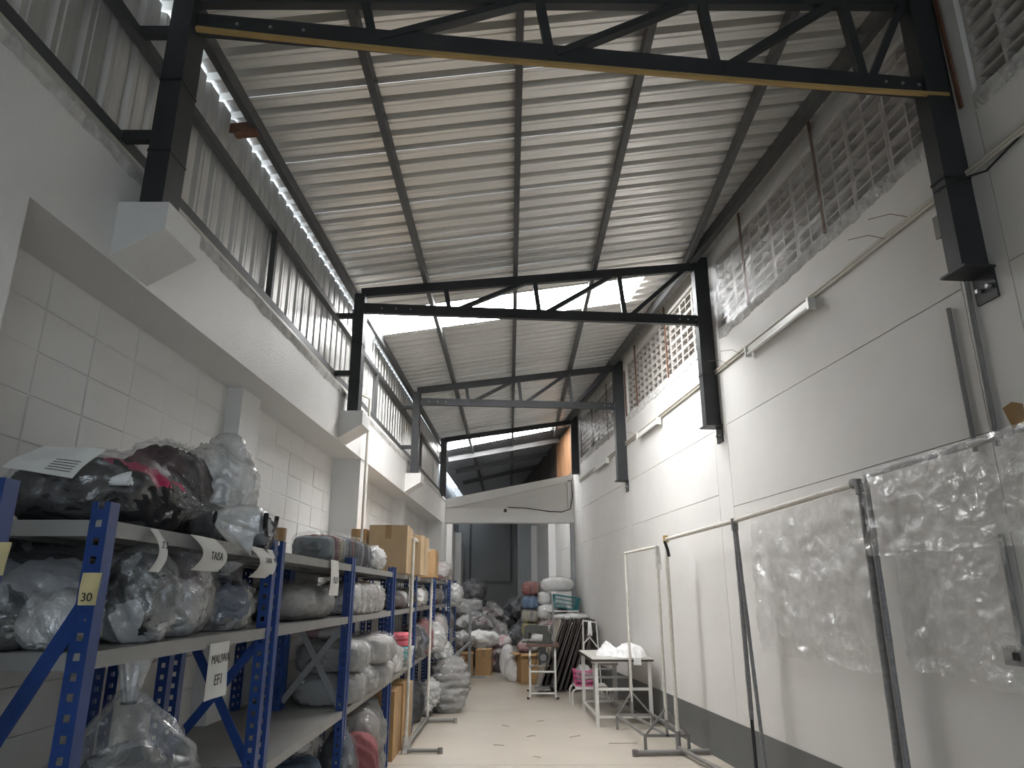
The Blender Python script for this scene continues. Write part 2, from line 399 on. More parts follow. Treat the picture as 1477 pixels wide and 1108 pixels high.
# ---- right wall
def rslab(mb, y0, y1, z0, z1, o0, o1):
    """slab lying along the right wall between offsets o0 < o1"""
    return mb.hexa([(XR(y, o), y, z) for (o, y, z) in [(o0, y0, z0), (o0, y0, z1), (o0, y1, z0), (o0, y1, z1), (o1, y0, z0), (o1, y0, z1), (o1, y1, z0), (o1, y1, z1)]])
wr = MB()
rslab(wr, Y0, Y1, 0, 3.93, 0.012, 0.2)
wall_r = structure(wr.build('wall_right', 'white_wall'), 'long white painted block wall on the right with grey dado', 'wall')
COLY = [-0.17, 3.30, 6.78, 10.23, 13.71]
edges = [Y0] + COLY + [17.4, 21.0, Y1]
for i in range(len(edges) - 1):
    a, b = edges[i], edges[i + 1]
    a2 = a + (0.16 if i else 0); b2 = b - 0.16
    zs = 2.28 if b < 7 else 2.43
    for (z0, z1) in ((0.0, zs - .003), (zs + .003, 3.06), (3.066, 3.93)):
        part(rslab(MB(), a2 + .003, b2 - .003, z0, z1, 0.0, 0.03), 'panel', 'white_wall', wall_r)
    part(rslab(MB(), b2 + .003, b + .157, 0, 3.93, 0.0, 0.03), 'pilaster_panel', 'white_wall', wall_r)
# top band between the breeze blocks and the roof
part(rslab(MB(), Y0, YB + .2, 4.79, 5.0, 0.0, 0.15), 'lintel_band', 'white_wall', wall_r)
for y in COLY:
    part(rslab(MB(), y - .17, y + .17, 3.93, 4.79, 0.0, 0.16), 'stub_column', 'white_wall', wall_r)
structure(rslab(MB(), Y0, YB, 0.0, 0.39, -0.006, 0.0).build('trim_1', 'dado_grey'), 'dark grey painted dado along the foot of the right wall', 'dado')
# rough mortar strip under the breeze blocks
random.seed(4)
mb = MB()
def rough_strip(y0, y1, n):
    def fn(u, v):
        y = y0 + (y1 - y0) * u; z = 3.915 + 0.115 * v
        z += 0.035 * noise.noise(Vector((y * 6, 3, v * 2))) * (1 - v)
        d = 0.004 + 0.012 * abs(noise.noise(Vector((y * 16, z * 22, 1)))) + 0.007 * noise.noise(Vector((y * 45, z * 50, 5)))
        if v == 0: d = -0.002
        return (XR(y) - d, y, z)
    mb.grid(fn, n, 6, False)
for a, b in zip(COLY[:-1], COLY[1:]): rough_strip(a + .17, b - .17, 220)
part(mb, 'rough_mortar', 'raw_concrete', wall_r)
# breeze blocks, four courses
bmb = MB(); W, Hh, D = 0.352, 0.184, 0.085
for (y0, z0, y1, z1) in [(0, 0, W, .016), (0, Hh - .016, W, Hh), (0, .016, .02, Hh - .016), (W - .02, .016, W, Hh - .016),
                         (W / 2 - .008, .016, W / 2 + .008, Hh - .016), (.02, Hh / 2 - .007, W / 2 - .008, Hh / 2 + .007), (W / 2 + .008, Hh / 2 - .007, W - .02, Hh / 2 + .007)]:
    bmb.box((0, y0, z0), (D, y1, z1))
bme = bmb.mesh('breeze_block', 'breeze_block')
for a, b in zip(COLY[:-1], COLY[1:]):
    n = int((b - a - .34) / 0.355); pit = (b - a - .34) / n
    for k in range(n):
        y = a + .17 + pit * k
        for c in range(4):
            o = bpy.data.objects.new('breeze_block', bme); COL.objects.link(o); o.parent = wall_r
            o.location = Vector((XR(y) + .03, y, 4.035 + c * 0.188)) - wall_r.location
            o.rotation_euler = (0, 0, RANG)
            o.scale = (1, pit / 0.355 , 1)
# neighbouring wall seen dimly through the breeze blocks
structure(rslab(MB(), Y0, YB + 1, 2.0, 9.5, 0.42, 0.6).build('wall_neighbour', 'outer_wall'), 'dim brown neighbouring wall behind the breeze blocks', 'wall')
# timber boarding high at the far end of the right wall
wb = empty('timber_boarding', (XR(14.3), 14.3, 3.95)); structure(wb, 'orange brown timber boards closing the wall top at the far end', 'boarding')
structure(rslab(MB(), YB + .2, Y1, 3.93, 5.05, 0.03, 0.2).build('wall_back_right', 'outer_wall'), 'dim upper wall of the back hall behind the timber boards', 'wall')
for k in range(14):
    y = 13.9 + .16 * k
    part(rslab(MB(), y + .004, y + .156, 3.9, 4.86, -0.02, 0.02), 'board', 'wood_board', wb)

# ---- left wall of stack-bonded blocks, ring beam, pilasters, corbels
def lslab(mb, y0, y1, z0, z1, x0, x1):
    return mb.hexa([(XL(y, x), y, z) for (x, y, z) in [(x0, y0, z0), (x0, y0, z1), (x0, y1, z0), (x0, y1, z1), (x1, y0, z0), (x1, y0, z1), (x1, y1, z0), (x1, y1, z1)]])
wall_l = structure(lslab(MB(), Y0, YB, 0, 2.84, -2.3, -2.056).build('wall_left', 'white_block'), 'white painted concrete block wall on the left under the ring beam', 'wall')
BW, BH = 0.347, 0.187
rest = MB()
random.seed(11)
blk = [MB().box((0, 0.0025, 0.0025), (0.014, BW - .0025, BH - .0025)).mesh('block', 'white_block')]
for me in blk:
    bm = bmesh.new(); bm.from_mesh(me)
    bmesh.ops.bevel(bm, geom=[e for e in bm.edges if all(v.co.x > .01 for v in e.verts)], offset=.004, segments=1, affect='EDGES')
    bm.to_mesh(me); bm.free()
ja = 2.77 - BW * 14
for k in range(46):
    y = ja + BW * k
    if y + BW > 13.9: break
    for c in range(15):
        z = 2.84 - BH * (c + 1) - 0.003
        dx = random.uniform(-.003, .003)
        if c < 7 and 1.9 < y < 12.6:
            o = bpy.data.objects.new('block', blk[0]); COL.objects.link(o); o.parent = wall_l
            o.location = Vector((XL(y, -2.066 + dx), y, z)) - wall_l.location; o.rotation_euler = (0, 0, LANG)
        elif z > -.05:
            lslab(rest, y + .003, y + BW - .003, max(z, 0), z + BH - .005, -2.066, -2.044 + dx)
o = part(rest, 'block_field', 'white_block', wall_l); o['kind'] = 'stuff'
ring = MB(); lslab(ring, Y0, YB, 2.84, 3.31, -2.3, -1.76)
ring_o = structure(ring.build('trim_2', 'white_plaster'), 'white plastered ring beam projecting along the top of the left wall', 'beam')
# broken mortar bed along the beam's top edge
mb = MB()
def fn(u, v):
    y = Y0 + (YB - Y0) * u
    k = noise.noise(Vector((y * 5, 1, 2))) * .02 + noise.noise(Vector((y * 19, 4, 2))) * .014
    z = 3.30 + [-.035 + k, 0.01 + k * .6, .05, .062][round(v * 3)]
    x = -1.76 + [.002, .014 + .012 * noise.noise(Vector((y * 30, 2, v * 9))), -.004, -.1][round(v * 3)]
    return (XL(y, x), y, z)
mb.grid(fn, 700, 3, False)
part(mb, 'broken_mortar', 'raw_concrete', ring_o)
mb = MB(); lslab(mb, Y0, YB, 3.36, 3.44, -1.86, -1.835)
part(mb, 'flashing', 'pvc_cream', ring_o)
def pilaster(y0, y1, xf, z1=2.84):
    o = lslab(MB(), y0, y1, 0, z1, -2.06, xf).build('trim_3', 'white_plaster')
    return structure(o, 'white plastered pilaster on the left wall', 'pilaster')
for i, (y0, y1, xf) in enumerate([(1.5, 2.17, -1.745), (4.58, 4.9, -1.95), (7.2, 7.55, -1.77), (10.4, 10.7, -1.92), (13.75, 14.3, -1.74)]):
    p = pilaster(y0, y1, xf)
    p['label'] = ['white pilaster nearest the camera at the upper left edge', 'white pilaster above the stuffed bags on the near shelf', 'broad white pilaster behind the folded clothes bale', 'white pilaster behind the stacked cardboard boxes', 'white pilaster beside the far opening'][i]
POSTY = [-0.65, 2.80, 6.38, 9.85]
for i, y in enumerate(POSTY):
    a, b = y - .13, y + .17
    mb = MB(); t0, t1 = -1.765, -1.545
    # block with a sloping underside: deep at the beam, shallow at the tip
    mb.hexa([(XL(yy, x), yy, z) for (x, yy, z) in [(t0, a, 2.85), (t0, a, 3.11), (t0, b, 2.85), (t0, b, 3.11), (t1, a, 2.985), (t1, a, 3.11), (t1, b, 2.985), (t1, b, 3.11)]])
    o = structure(mb.build('trim_4', 'white_plaster'), ['white concrete corbel under a steel post, behind the camera', 'large white concrete corbel nearest the camera on the left', 'white concrete corbel above the white pilaster, second from camera', 'white concrete corbel above the cardboard boxes, farthest one'][i], 'corbel')

# ---- left cladding
cl = structure(empty('wall_cladding', (XL(5, -1.9), 5, 3.35)), 'vertical ribbed galvanised cladding above the left ring beam', 'cladding')
def rib_profile(n, pitch, h, rib=.058):
    pts = []
    for k in range(n):
        s = k * pitch
        pts += [(s, 0), (s + .03, 0), (s + .036, h * .22), (s + .042, 0), (s + pitch - rib, 0), (s + pitch - rib + .012, h), (s + pitch - .012, h)]
    pts.append((n * pitch, 0))
    return pts
PITCH_R = 0.175
prof = rib_profile(4, PITCH_R, .028)
for k in range(25):
    y = -3.3 + 0.7 * k
    if y + .7 > 14.3: break
    mb = MB(); vs = []; fs = []
    for s, h in prof:
        for z in (3.36, 4.432): vs.append((XL(y + s, -1.90 - h), y + s, z))
    fs = [(2 * i, 2 * i + 2, 2 * i + 3, 2 * i + 1) for i in range(len(prof) - 1)]
    mb.add(vs, fs); part(mb, 'cladding_sheet', 'clad_metal', cl)
def rail(name, pts, w, h, mat, label, cat, group=None):
    mb = MB()
    for p, q in zip(pts[:-1], pts[1:]): mb.bar(p, q, w, h)
    return tag(mb.build(name, mat), label, cat, group)
rail('girt', [(XL(Y0, -1.865), Y0, 3.475), (XL(14.2, -1.865), 14.2, 3.475)], .05, .06, 'dark_steel', 'lower dark steel girt along the left cladding, just above the ring beam', 'rail')
rail('girt', [(XL(Y0, -1.865), Y0, 4.055), (XL(14.2, -1.865), 14.2, 4.055)], .05, .05, 'dark_steel', 'upper dark steel girt along the left cladding', 'rail')
for i, y in enumerate((4.62, 8.1, 11.6)):
    tag(MB().bar((XL(y, -1.86), y, 3.48), (XL(y, -1.86), y, 4.05), .04, .04).build('cladding_stud', 'dark_steel'), ['slim dark stud on the left cladding between the two nearest posts', 'slim dark stud on the left cladding past the second post', 'slim dark stud on the left cladding near the far end'][i], 'stud', 'studs between the girts')

# ---- roof sheets (ribs run across the hall), one translucent sheet, a second one past the cross beam
ceil = structure(empty('ceiling', (0, 5, 4.7)), 'sloping roof of ribbed galvanised sheets seen from below', 'roof')
prof = rib_profile(4, PITCH_R, .060, .062)
def roof_sheet(y, name, mat, n=8, prof=prof, w0=0.0, w1=1.0):
    mb = MB(); vs = []; m = n + 1
    for s, h in prof:
        yy = y + s * .999
        for i in range(m):
            w = w0 + (w1 - w0) * i / n; xl, xr = XL(yy, -2.12), XR(yy, .12)
            x = xl + (xr - xl) * w
            vs.append((x, yy, roofz(x, yy) + h))
    fs = [(i * m + j, (i + 1) * m + j, (i + 1) * m + j + 1, i * m + j + 1) for i in range(len(prof) - 1) for j in range(n)]
    mb.add(vs, fs)
    return part(mb, name, mat, ceil)
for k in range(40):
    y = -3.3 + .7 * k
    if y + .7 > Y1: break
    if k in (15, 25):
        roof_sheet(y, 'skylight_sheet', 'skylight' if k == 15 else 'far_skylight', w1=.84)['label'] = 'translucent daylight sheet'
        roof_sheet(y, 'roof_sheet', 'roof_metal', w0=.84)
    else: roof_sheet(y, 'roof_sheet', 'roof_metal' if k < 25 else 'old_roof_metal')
def roofpt(x, y, dz): return Vector((x, y, roofz(x, y) + dz))
pur = [('leftmost purlin, beside the lit eave gap', -1.74, .0218, Y0, YB), ('second purlin from the eave gap', -.86, 0, Y0, 22), ('middle purlin running down the roof centre', .055, -.003, Y0, 22),
       ('purlin right of the middle one', .79, .0095, Y0, 15.5), ('short splayed purlin that stops at the second truss', 1.49, .054, Y0, 6.9)]
for nme, a, k, y0, y1 in pur:
    rail('purlin', [roofpt(a + k * (y0 + (y1 - y0) * i / 6), y0 + (y1 - y0) * i / 6, -.05) for i in range(7)], .045, .09, 'dark_steel', 'dark steel ' + nme, 'purlin', 'roof purlins')
rail('purlin', [roofpt(XR(y, -.15), y, -.06) for y in (Y0, 2, 6, 10, YB)], .06, .12, 'dark_steel', 'dark steel purlin lying along the top of the right wall', 'purlin', 'roof purlins')

# ---- trusses with their posts
def chan(mb, p, q, w=.05, h=.1): return mb.bar(p, q, w, h)
RYS = [3.30, 6.78, 10.23]
place = ['nearest the camera', 'in front of the bright skylight', 'third from the camera, before the far beam']
for i, (yr, yl) in enumerate(zip(RYS, POSTY[1:])):
    xl, xr = XL(yl, -1.66), XR(yr, -.09)
    tr = empty('roof_truss', ((xl + xr) / 2, (yl + yr) / 2, 4.1))
    tag(tr, 'dark steel roof truss ' + place[i], 'truss', 'roof trusses')
    bl, br = Vector((xl, yl, 4.17)), Vector((xr, yr, 4.20))
    tl, tr_ = Vector((xl, yl, roofz(xl, yl) - .15)), Vector((xr, yr, roofz(xr, yr) - .15))
    part(chan(MB(), bl, br, .05, .1), 'bottom_chord', 'charcoal_steel', tr)
    part(chan(MB(), tl, tr_, .05, .09), 'top_chord', 'charcoal_steel', tr)
    n = [4, 3, 3][i]; fr = [[.225, .455, .685, .90], [.25, .51, .765], [.25, .51, .765]][i]
    for k, f_ in enumerate(fr):
        b_ = bl.lerp(br, f_); t_ = tl.lerp(tr_, f_ - .014)
        part(MB().bar(b_, t_, .045, .05, up=(0, 1, 0)), 'strut', 'charcoal_steel', tr)
        g = fr[k + 1] - .02 if k + 1 < len(fr) else min(.985, f_ + .2)
        t2 = tl.lerp(tr_, g)
        part(MB().bar(b_ + Vector((.03, 0, 0)), t2, .04, .05, up=(0, 1, 0)), 'diagonal', 'charcoal_steel', tr)
    # bolts on the bottom chord
    for f_ in (.06, .10, .14, .93, .955, .98):
        c = bl.lerp(br, f_) + Vector((0, -.026, 0))
        part(MB().tube([c, c + Vector((0, -.006, 0))], .009, 8), 'bolt', 'grey_steel', tr)
    # left post on its corbel
    lp = empty('steel_post', (xl, yl, 3.11)); tag(lp, 'dark steel post on a white corbel, left end of ' + ['the nearest truss', 'the truss before the skylight', 'the third truss'][i], 'post', 'left truss posts')
    part(MB().box((xl - .05, yl - .075, 3.11), (xl + .05, yl + .075, 4.30)), 'post', 'charcoal_steel', lp)
    part(MB().box((xl - .08, yl - .1, 3.105), (xl + .08, yl + .1, 3.115)), 'base_plate', 'charcoal_steel', lp)
    for z in (3.40, 3.78):
        part(MB().box((xl - .053, yl - .078, z), (xl + .053, yl + .078, z + .012)), 'tape_band', 'black_plastic', lp)
    for z in (3.49, 4.07):
        part(MB().bar((xl - .04, yl - .05, z), (XL(yl, -1.87), yl - .05, z), .04, .05), 'tie_arm', 'charcoal_steel', lp)
    # right column hung on the wall
    rc = empty('steel_column', (XR(yr, -.09), yr, 3.07)); tag(rc, 'dark steel column bolted to the right wall, right end of ' + ['the nearest truss', 'the truss before the skylight', 'the third truss'][i], 'column', 'right truss columns')
    c0, c1 = Vector((XR(yr, -.075), yr, 3.09)), Vector((XR(yr, -.075), yr, 4.90))
    part(MB().bar(c0, c1, .10, .15, up=(1, .1065, 0)), 'column', 'charcoal_steel', rc)
    q = Vector((XR(yr, -.085), yr, 3.08))
    part(MB().bar(q + RDIR * -.09, q + RDIR * .09, .17, .012), 'seat_plate', 'charcoal_steel', rc)
    part(MB().bar(Vector((XR(yr, -.006), yr, 3.0)) - RDIR * .07, Vector((XR(yr, -.006), yr, 3.0)) + RDIR * .07, .012, .16), 'wall_plate', 'charcoal_steel', rc)
    for sgn in (-1, 1):
        c = Vector((XR(yr, -.012), yr, 2.99)) + RDIR * (.035 * sgn)
        part(MB().tube([c, c - Vector((.02, 0, 0))], .012, 8), 'bolt', 'grey_steel', rc)
    part(MB().bar(Vector((XR(yr, -.075), yr, 3.60)), Vector((XR(yr, -.075), yr, 3.615)), .108, .158, up=(1, .1065, 0)), 'cable_wrap', 'black_plastic', rc)
# far posts by the cross beam
tag(MB().bar((XL(13.55, -1.72), 13.55, 3.3), (XL(13.55, -1.72), 13.55, 4.42), .10, .12).build('steel_post', 'dark_steel'), 'slim dark post at the far left by the sloping beam', 'post')
tag(MB().bar((XR(13.71, -.075), 13.71, 3.75), (XR(13.71, -.075), 13.71, 4.9), .10, .13).build('steel_post', 'charcoal_steel'), 'dark post at the far right beside the timber boards', 'post')
rail('rafter', [Vector((XL(13.4, -1.7), 13.4, 4.36)), Vector((XR(13.71, -.08), 13.71, 4.80))], .05, .09, 'charcoal_steel', 'dark rafter just in front of the far daylight sheet', 'rafter', 'far rafters')
for i, (y, m) in enumerate([(15.6, 'grey_steel'), (17.2, 'dark_steel'), (19.0, 'dark_steel')]):
    rail('rafter', [roofpt(XL(y, -1.85), y - .3, -.13), roofpt(XR(y, -.05), y, -.13)], .05, .10, m, ['pale grey rafter beyond the far daylight sheet', 'dark rafter above the sloping concrete beam', 'farthest dark rafter over the dim back hall'][i], 'rafter', 'far rafters')
# yellow lath tied under the first truss
def lathpt(f_):
    p = Vector((XL(2.8, -1.60), 2.80 - .04, 4.105)).lerp(Vector((XR(3.3, -.02), 3.30 - .04, 4.13)), f_)
    p.z -= .03 * math.sin(math.pi * f_) + .004 * math.sin(9 * f_); return p
mb = MB()
for k in range(24): mb.bar(lathpt(k / 24), lathpt((k + 1) / 24), .022, .02)
tag(mb.build('wooden_lath', 'yellow_lath'), 'long bowed yellow wooden lath tied under the nearest truss', 'lath')
# wooden block at the eave
tag(MB().bar((XL(3.9, -1.98), 3.9, 4.36), (XL(3.9, -1.76), 3.9, 4.385), .07, .07).build('wooden_block', 'rust'), 'short brown timber block stuck under the eave by the leftmost purlin', 'wood')

# ---- cross beam with gable and opening, back hall
def xslab(y0, y1, x0, x1, z0, z1): return MB().box((x0, y0, z0), (x1, y1, z1))
cb = structure(xslab(14.3, 14.55, -1.72, XR(14.3, .02), 2.87, 3.16).build('wall_back', 'white_plaster'), 'white cross beam with sloping gable over the far opening', 'wall')
part(MB().prism([(-1.72, 14.36, 3.16), (1.30, 14.36, 3.16), (1.30, 14.36, 3.80), (-1.5, 14.36, 3.25)], (0, .14, 0)), 'gable_panel', 'white_wall', cb)
part(MB().prism([(-1.70, 14.30, 3.17), (-1.22, 14.30, 3.17), (1.20, 14.30, 3.70), (1.25, 14.30, 3.845), (-1.49, 14.30, 3.31), (-1.7, 14.3, 3.31)], (0, .22, 0)), 'sloping_beam', 'white_plaster', cb)
part(MB().box((1.13, 14.30, 3.16), (1.25, 14.5, 3.72)), 'gable_stud', 'white_plaster', cb)
part(MB().box((-1.72, 14.3, 0), (-1.40, 14.55, 2.87)), 'jamb', 'white_plaster', cb)
part(MB().box((1.17, 14.3, 0), (1.26, 14.5, 2.87)), 'jamb', 'grey_steel', cb)
bl_ = structure(MB().hexa([(x, y, z) for x, y, z in [(-1.75, 14.55, 0), (-1.75, 14.55, 3.1), (-1.9, Y1, 0), (-1.9, Y1, 3.1), (-1.45, 14.55, 0), (-1.45, 14.55, 3.1), (-1.62, Y1, 0), (-1.62, Y1, 3.1)]]).build('wall_back_left', 'white_wall'), 'pale left wall of the dim back hall', 'wall')
for i, y in enumerate((16.3, 19.4)):
    structure(MB().box((-1.62, y, 0), (-1.36, y + .3, 3.1)).build('trim_5', 'white_plaster'), ['white column on the left of the back hall, nearer one', 'grey column on the left of the back hall, farther one'][i], 'column')
for i, y in enumerate((16.6, 19.6)):
    structure(MB().box((XR(y, -.16), y, 0), (XR(y, -.002), y + .3, 3.3)).build('trim_6', 'white_plaster'), ['white column on the right of the back hall, nearer one', 'grey column on the right of the back hall, farther one'][i], 'column')
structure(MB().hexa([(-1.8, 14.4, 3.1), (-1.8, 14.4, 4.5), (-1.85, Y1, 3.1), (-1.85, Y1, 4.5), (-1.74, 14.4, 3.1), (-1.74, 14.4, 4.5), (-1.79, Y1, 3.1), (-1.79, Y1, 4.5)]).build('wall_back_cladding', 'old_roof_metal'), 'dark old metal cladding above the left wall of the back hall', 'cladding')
we = structure(MB().box((-2.0, 24.2, 0), (1.2, 24.4, 5.0)).build('wall_end', 'dark_wall'), 'dark end wall at the very back of the hall', 'wall')
part(MB().box((-1.42, 24.16, 1.86), (-.02, 24.21, 1.92)), 'ledge', 'dado_grey', we)
part(MB().box((-.06, 24.16, 1.9), (0.0, 24.21, 4.6)), 'rail', 'dark_steel', we)
part(MB().box((-1.42, 24.16, 1.9), (-1.36, 24.21, 4.6)), 'rail', 'dark_steel', we)
rail('rafter', [Vector((-1.4, 21.5, 3.75)), Vector((.5, 21.5, 4.05))], .08, .1, 'dark_steel', 'dark lattice rafter low in the back hall', 'rafter', 'far rafters')
# near end wall with the shutter opening (behind the camera)
nw = structure(MB().box((-2.4, -3.5, 3.0), (3.4, -3.3, 5.1)).build('wall_near', 'white_wall'), 'wall over the shutter opening behind the camera', 'wall')
part(MB().box((-2.4, -3.5, 0), (0.15, -3.3, 3.0)), 'pier', 'white_wall', nw)
part(MB().box((2.65, -3.5, 0), (3.4, -3.3, 3.0)), 'pier', 'white_wall', nw)
structure(MB().box((-30, -40, -.2), (30, -3.3, -.05)).build('ground_outside', 'raw_concrete'), 'grey concrete yard outside the shutter opening', 'ground')
# ================================================================== SOFT THINGS: bags, bales, films
_ico = {}
def ico(level):
    if level not in _ico:
        bm = bmesh.new(); bmesh.ops.create_icosphere(bm, subdivisions=level, radius=1.0)
        bm.verts.ensure_lookup_table()
        _ico[level] = ([v.co.copy() for v in bm.verts], [tuple(v.index for v in f.verts) for f in bm.faces]); bm.free()
    return _ico[level]
def blob(size, seed, boxy=2.6, lump=0.16, wr=0.05, level=4, flat=0.86, pull=None, ridge=None, grow=0.0):
    """soft body standing on z=0; size = full extents. pull = (dir, amount): drawn out to a gathered end"""
    vs, fs = ico(level); hx, hy, hz = size[0] / 2 + grow, size[1] / 2 + grow, size[2] / 2 + grow
    out = []; sc = min(hx, hy, hz)
    for p in vs:
        r = (abs(p.x) ** boxy + abs(p.y) ** boxy + abs(p.z) ** boxy) ** (-1.0 / boxy)
        q = Vector((p.x * r, p.y * r, p.z * r))
        w = Vector((q.x * hx, q.y * hy, q.z * hz))
        d = lump * nz(w, 1.0 / sc, seed)
        wq = Vector((w.x * 1.0 + w.z * .5, w.y * 1.4 - w.x * .4, w.z * .7 + w.y * .5)) if (seed % 2) else Vector((w.x * .6 - w.y * .5, w.y * 1.1 + w.z * .5, w.z * 1.3))
        a1 = abs(nz(wq, 1.7 / sc, seed + 5)); a2 = abs(nz(wq, 4.2 / sc, seed + 9))
        d += wr * 1.9 * ((1 - min(1, a1 * 2.4)) ** 2 - .3) + wr * .38 * ((1 - min(1, a2 * 2.2)) ** 2 - .3)
        if ridge:
            ax, fq, am = ridge
            d += am * (abs(math.sin(w[ax] * fq * math.pi)) - .5)
        w += p * (d * sc)
        if pull:
            dr, am = pull; k = p.dot(dr)
            if k > .35:
                t = ((k - .35) / .65) ** 1.6
                ax = dr * w.dot(dr)
                pv = w - ax; th = math.atan2(pv.dot(dr.cross(dr.orthogonal())), pv.dot(dr.orthogonal()))
                w = ax * (1 + am * t) + pv * (1 - .8 * t) * (1 + .13 * math.sin(11 * th + seed) * min(1, t * 3))
        lo = -hz * flat
        if w.z < lo: w.z = lo + (w.z - lo) * .05
        out.append((w.x, w.y, w.z + hz * flat + grow * .2))
    return out, fs
def tail_mesh(start, dr, length, r0, r1, seed, n=26, rings=9):
    """gathered, fluted end of a polythene bag flaring out from the tie"""
    dr = Vector(dr).normalized(); a = dr.orthogonal().normalized(); b = dr.cross(a); vs = []
    for i in range(rings + 1):
        t = i / rings
        r = r0 + (r1 - r0) * (t ** .8)
        for j in range(n):
            th = 2 * math.pi * j / n
            k = 1 + .45 * math.sin(th * 3 + seed + t) * t + .28 * math.sin(th * 7 + seed * 2) * (1 - .4 * t)
            ln = length * t * (1 + .22 * nz((math.cos(th), math.sin(th), t), 1.6, seed) * t)
            fl = .6 if abs(math.sin(th)) else 1
            p = Vector(start) + dr * ln + a * math.cos(th) * r * k + b * math.sin(th) * r * k * (.55 + .45 * (1 - t))
            p += Vector((0, 0, -.12 * length * t * t))
            vs.append(p)
    fs = [(i * n + j, i * n + (j + 1) % n, (i + 1) * n + (j + 1) % n, (i + 1) * n + j) for i in range(rings) for j in range(n)]
    return vs, fs
_seed = [1]
def soft(name, label, cat, loc, size, mat, rz=0.0, film_mat='clear_film', group=None, boxy=2.6, lump=.16, wr=.05, tail=None, ridge=None, level=4, film_grow=.012, tie='black_strap', content_scale=1.0, flat=.86):
    """bag or bale: cloth contents inside a creased film, optional tied tail = (dir, start_height, length, flare)"""
    _seed[0] += 1; sd = _seed[0]
    t = empty(name, loc, rz); tag(t, label, cat, group)
    pull = None
    if tail:
        dr = Vector(tail[0]).normalized()
        pull = (dr, tail[1])
    cs = (size[0] * content_scale, size[1] * content_scale, size[2] * content_scale)
    v, f = blob(cs, sd, boxy, lump, wr, level, flat, None, ridge)
    MB().add(v, f, True).build('contents', mat, t, at=(0, 0, 0))
    if film_mat:
        v, f = blob(size, sd + (0 if content_scale == 1 else 31), boxy, lump, wr * 1.3, level, flat, pull, ridge, grow=film_grow)
        fo = MB().add(v, f, True).build('film', film_mat, t, at=(0, 0, 0))
        if tail:
            hz = size[2] / 2 * flat
            ext = abs(dr.x) * size[0] / 2 + abs(dr.y) * size[1] / 2 + abs(dr.z) * size[2] / 2
            st = Vector((0, 0, hz)) + dr * ext * (.93 + tail[1] * .85)
            v, f = tail_mesh(st, dr, tail[2], .016, tail[3], sd)
            MB().add(v, f, True).build('tail', 'milky_film', t, at=(0, 0, 0))
            ring = [st + (dr.orthogonal().normalized() * math.cos(a) + dr.cross(dr.orthogonal().normalized()) * math.sin(a)) * .021 for a in [i * math.pi / 5 for i in range(11)]]
            MB().tube(ring, .005, 6, False).build('tie', tie, t, at=(0, 0, 0))
    return t
def text_part(s, size, mat, thing, loc, rot, depth=.0006):
    c = bpy.data.curves.new('writing', 'FONT'); c.body = s; c.size = size; c.extrude = depth; c.align_x = 'CENTER'; c.align_y = 'CENTER'
    tmp = bpy.data.objects.new('writing', c); COL.objects.link(tmp)
    dg = bpy.context.evaluated_depsgraph_get(); dg.update()
    me = bpy.data.meshes.new_from_object(tmp.evaluated_get(dg))
    bpy.data.objects.remove(tmp)
    me.materials.clear(); me.materials.append(MATS[mat])
    o = bpy.data.objects.new('writing', me); COL.objects.link(o); o.parent = thing; o.location = loc; o.rotation_euler = rot
    return o
def card(name, label, cat, top, w, h, mat, text=None, tsize=.03, rz=0.0, curl=0.0, face='x', lines=None, group=None, toff=-.3, lean=0.0):
    """paper hanging down from a shelf edge. face 'x': looks along +x (towards the aisle); 'y': looks at the camera"""
    t = empty(name, top, rz); tag(t, label, cat, group)
    def fn(u, v):
        a = (u - .5) * w; d = .003 + curl * math.sin(v * math.pi * .9) + lean * v + .004 * math.sin(u * 5 + v * 3)
        return (d, a, -h * v) if face == 'x' else (a, -d, -h * v)
    mb = MB().grid(fn, 6, 10); n = len(mb.v)
    mb.v += [(p[0] - (.0012 if face == 'x' else 0), p[1] + (.0012 if face == 'y' else 0), p[2]) for p in mb.v[:n]]
    mb.f += [tuple(i + n for i in reversed(f)) for f in mb.f]; mb.smooth *= 2
    mb.build('sheet', mat, t, at=(0, 0, 0))
    if text:
        for k, (s, zz, sz) in enumerate(text):
            v = -zz / h; d = .003 + curl * math.sin(v * math.pi * .9) + lean * v + .0085
            if face == 'x': text_part(s, sz, 'ink', t, (d, 0, zz), (math.pi / 2, 0, math.pi / 2))
            else: text_part(s, sz, 'ink', t, (0, -d, zz), (math.pi / 2, 0, 0))
    return t

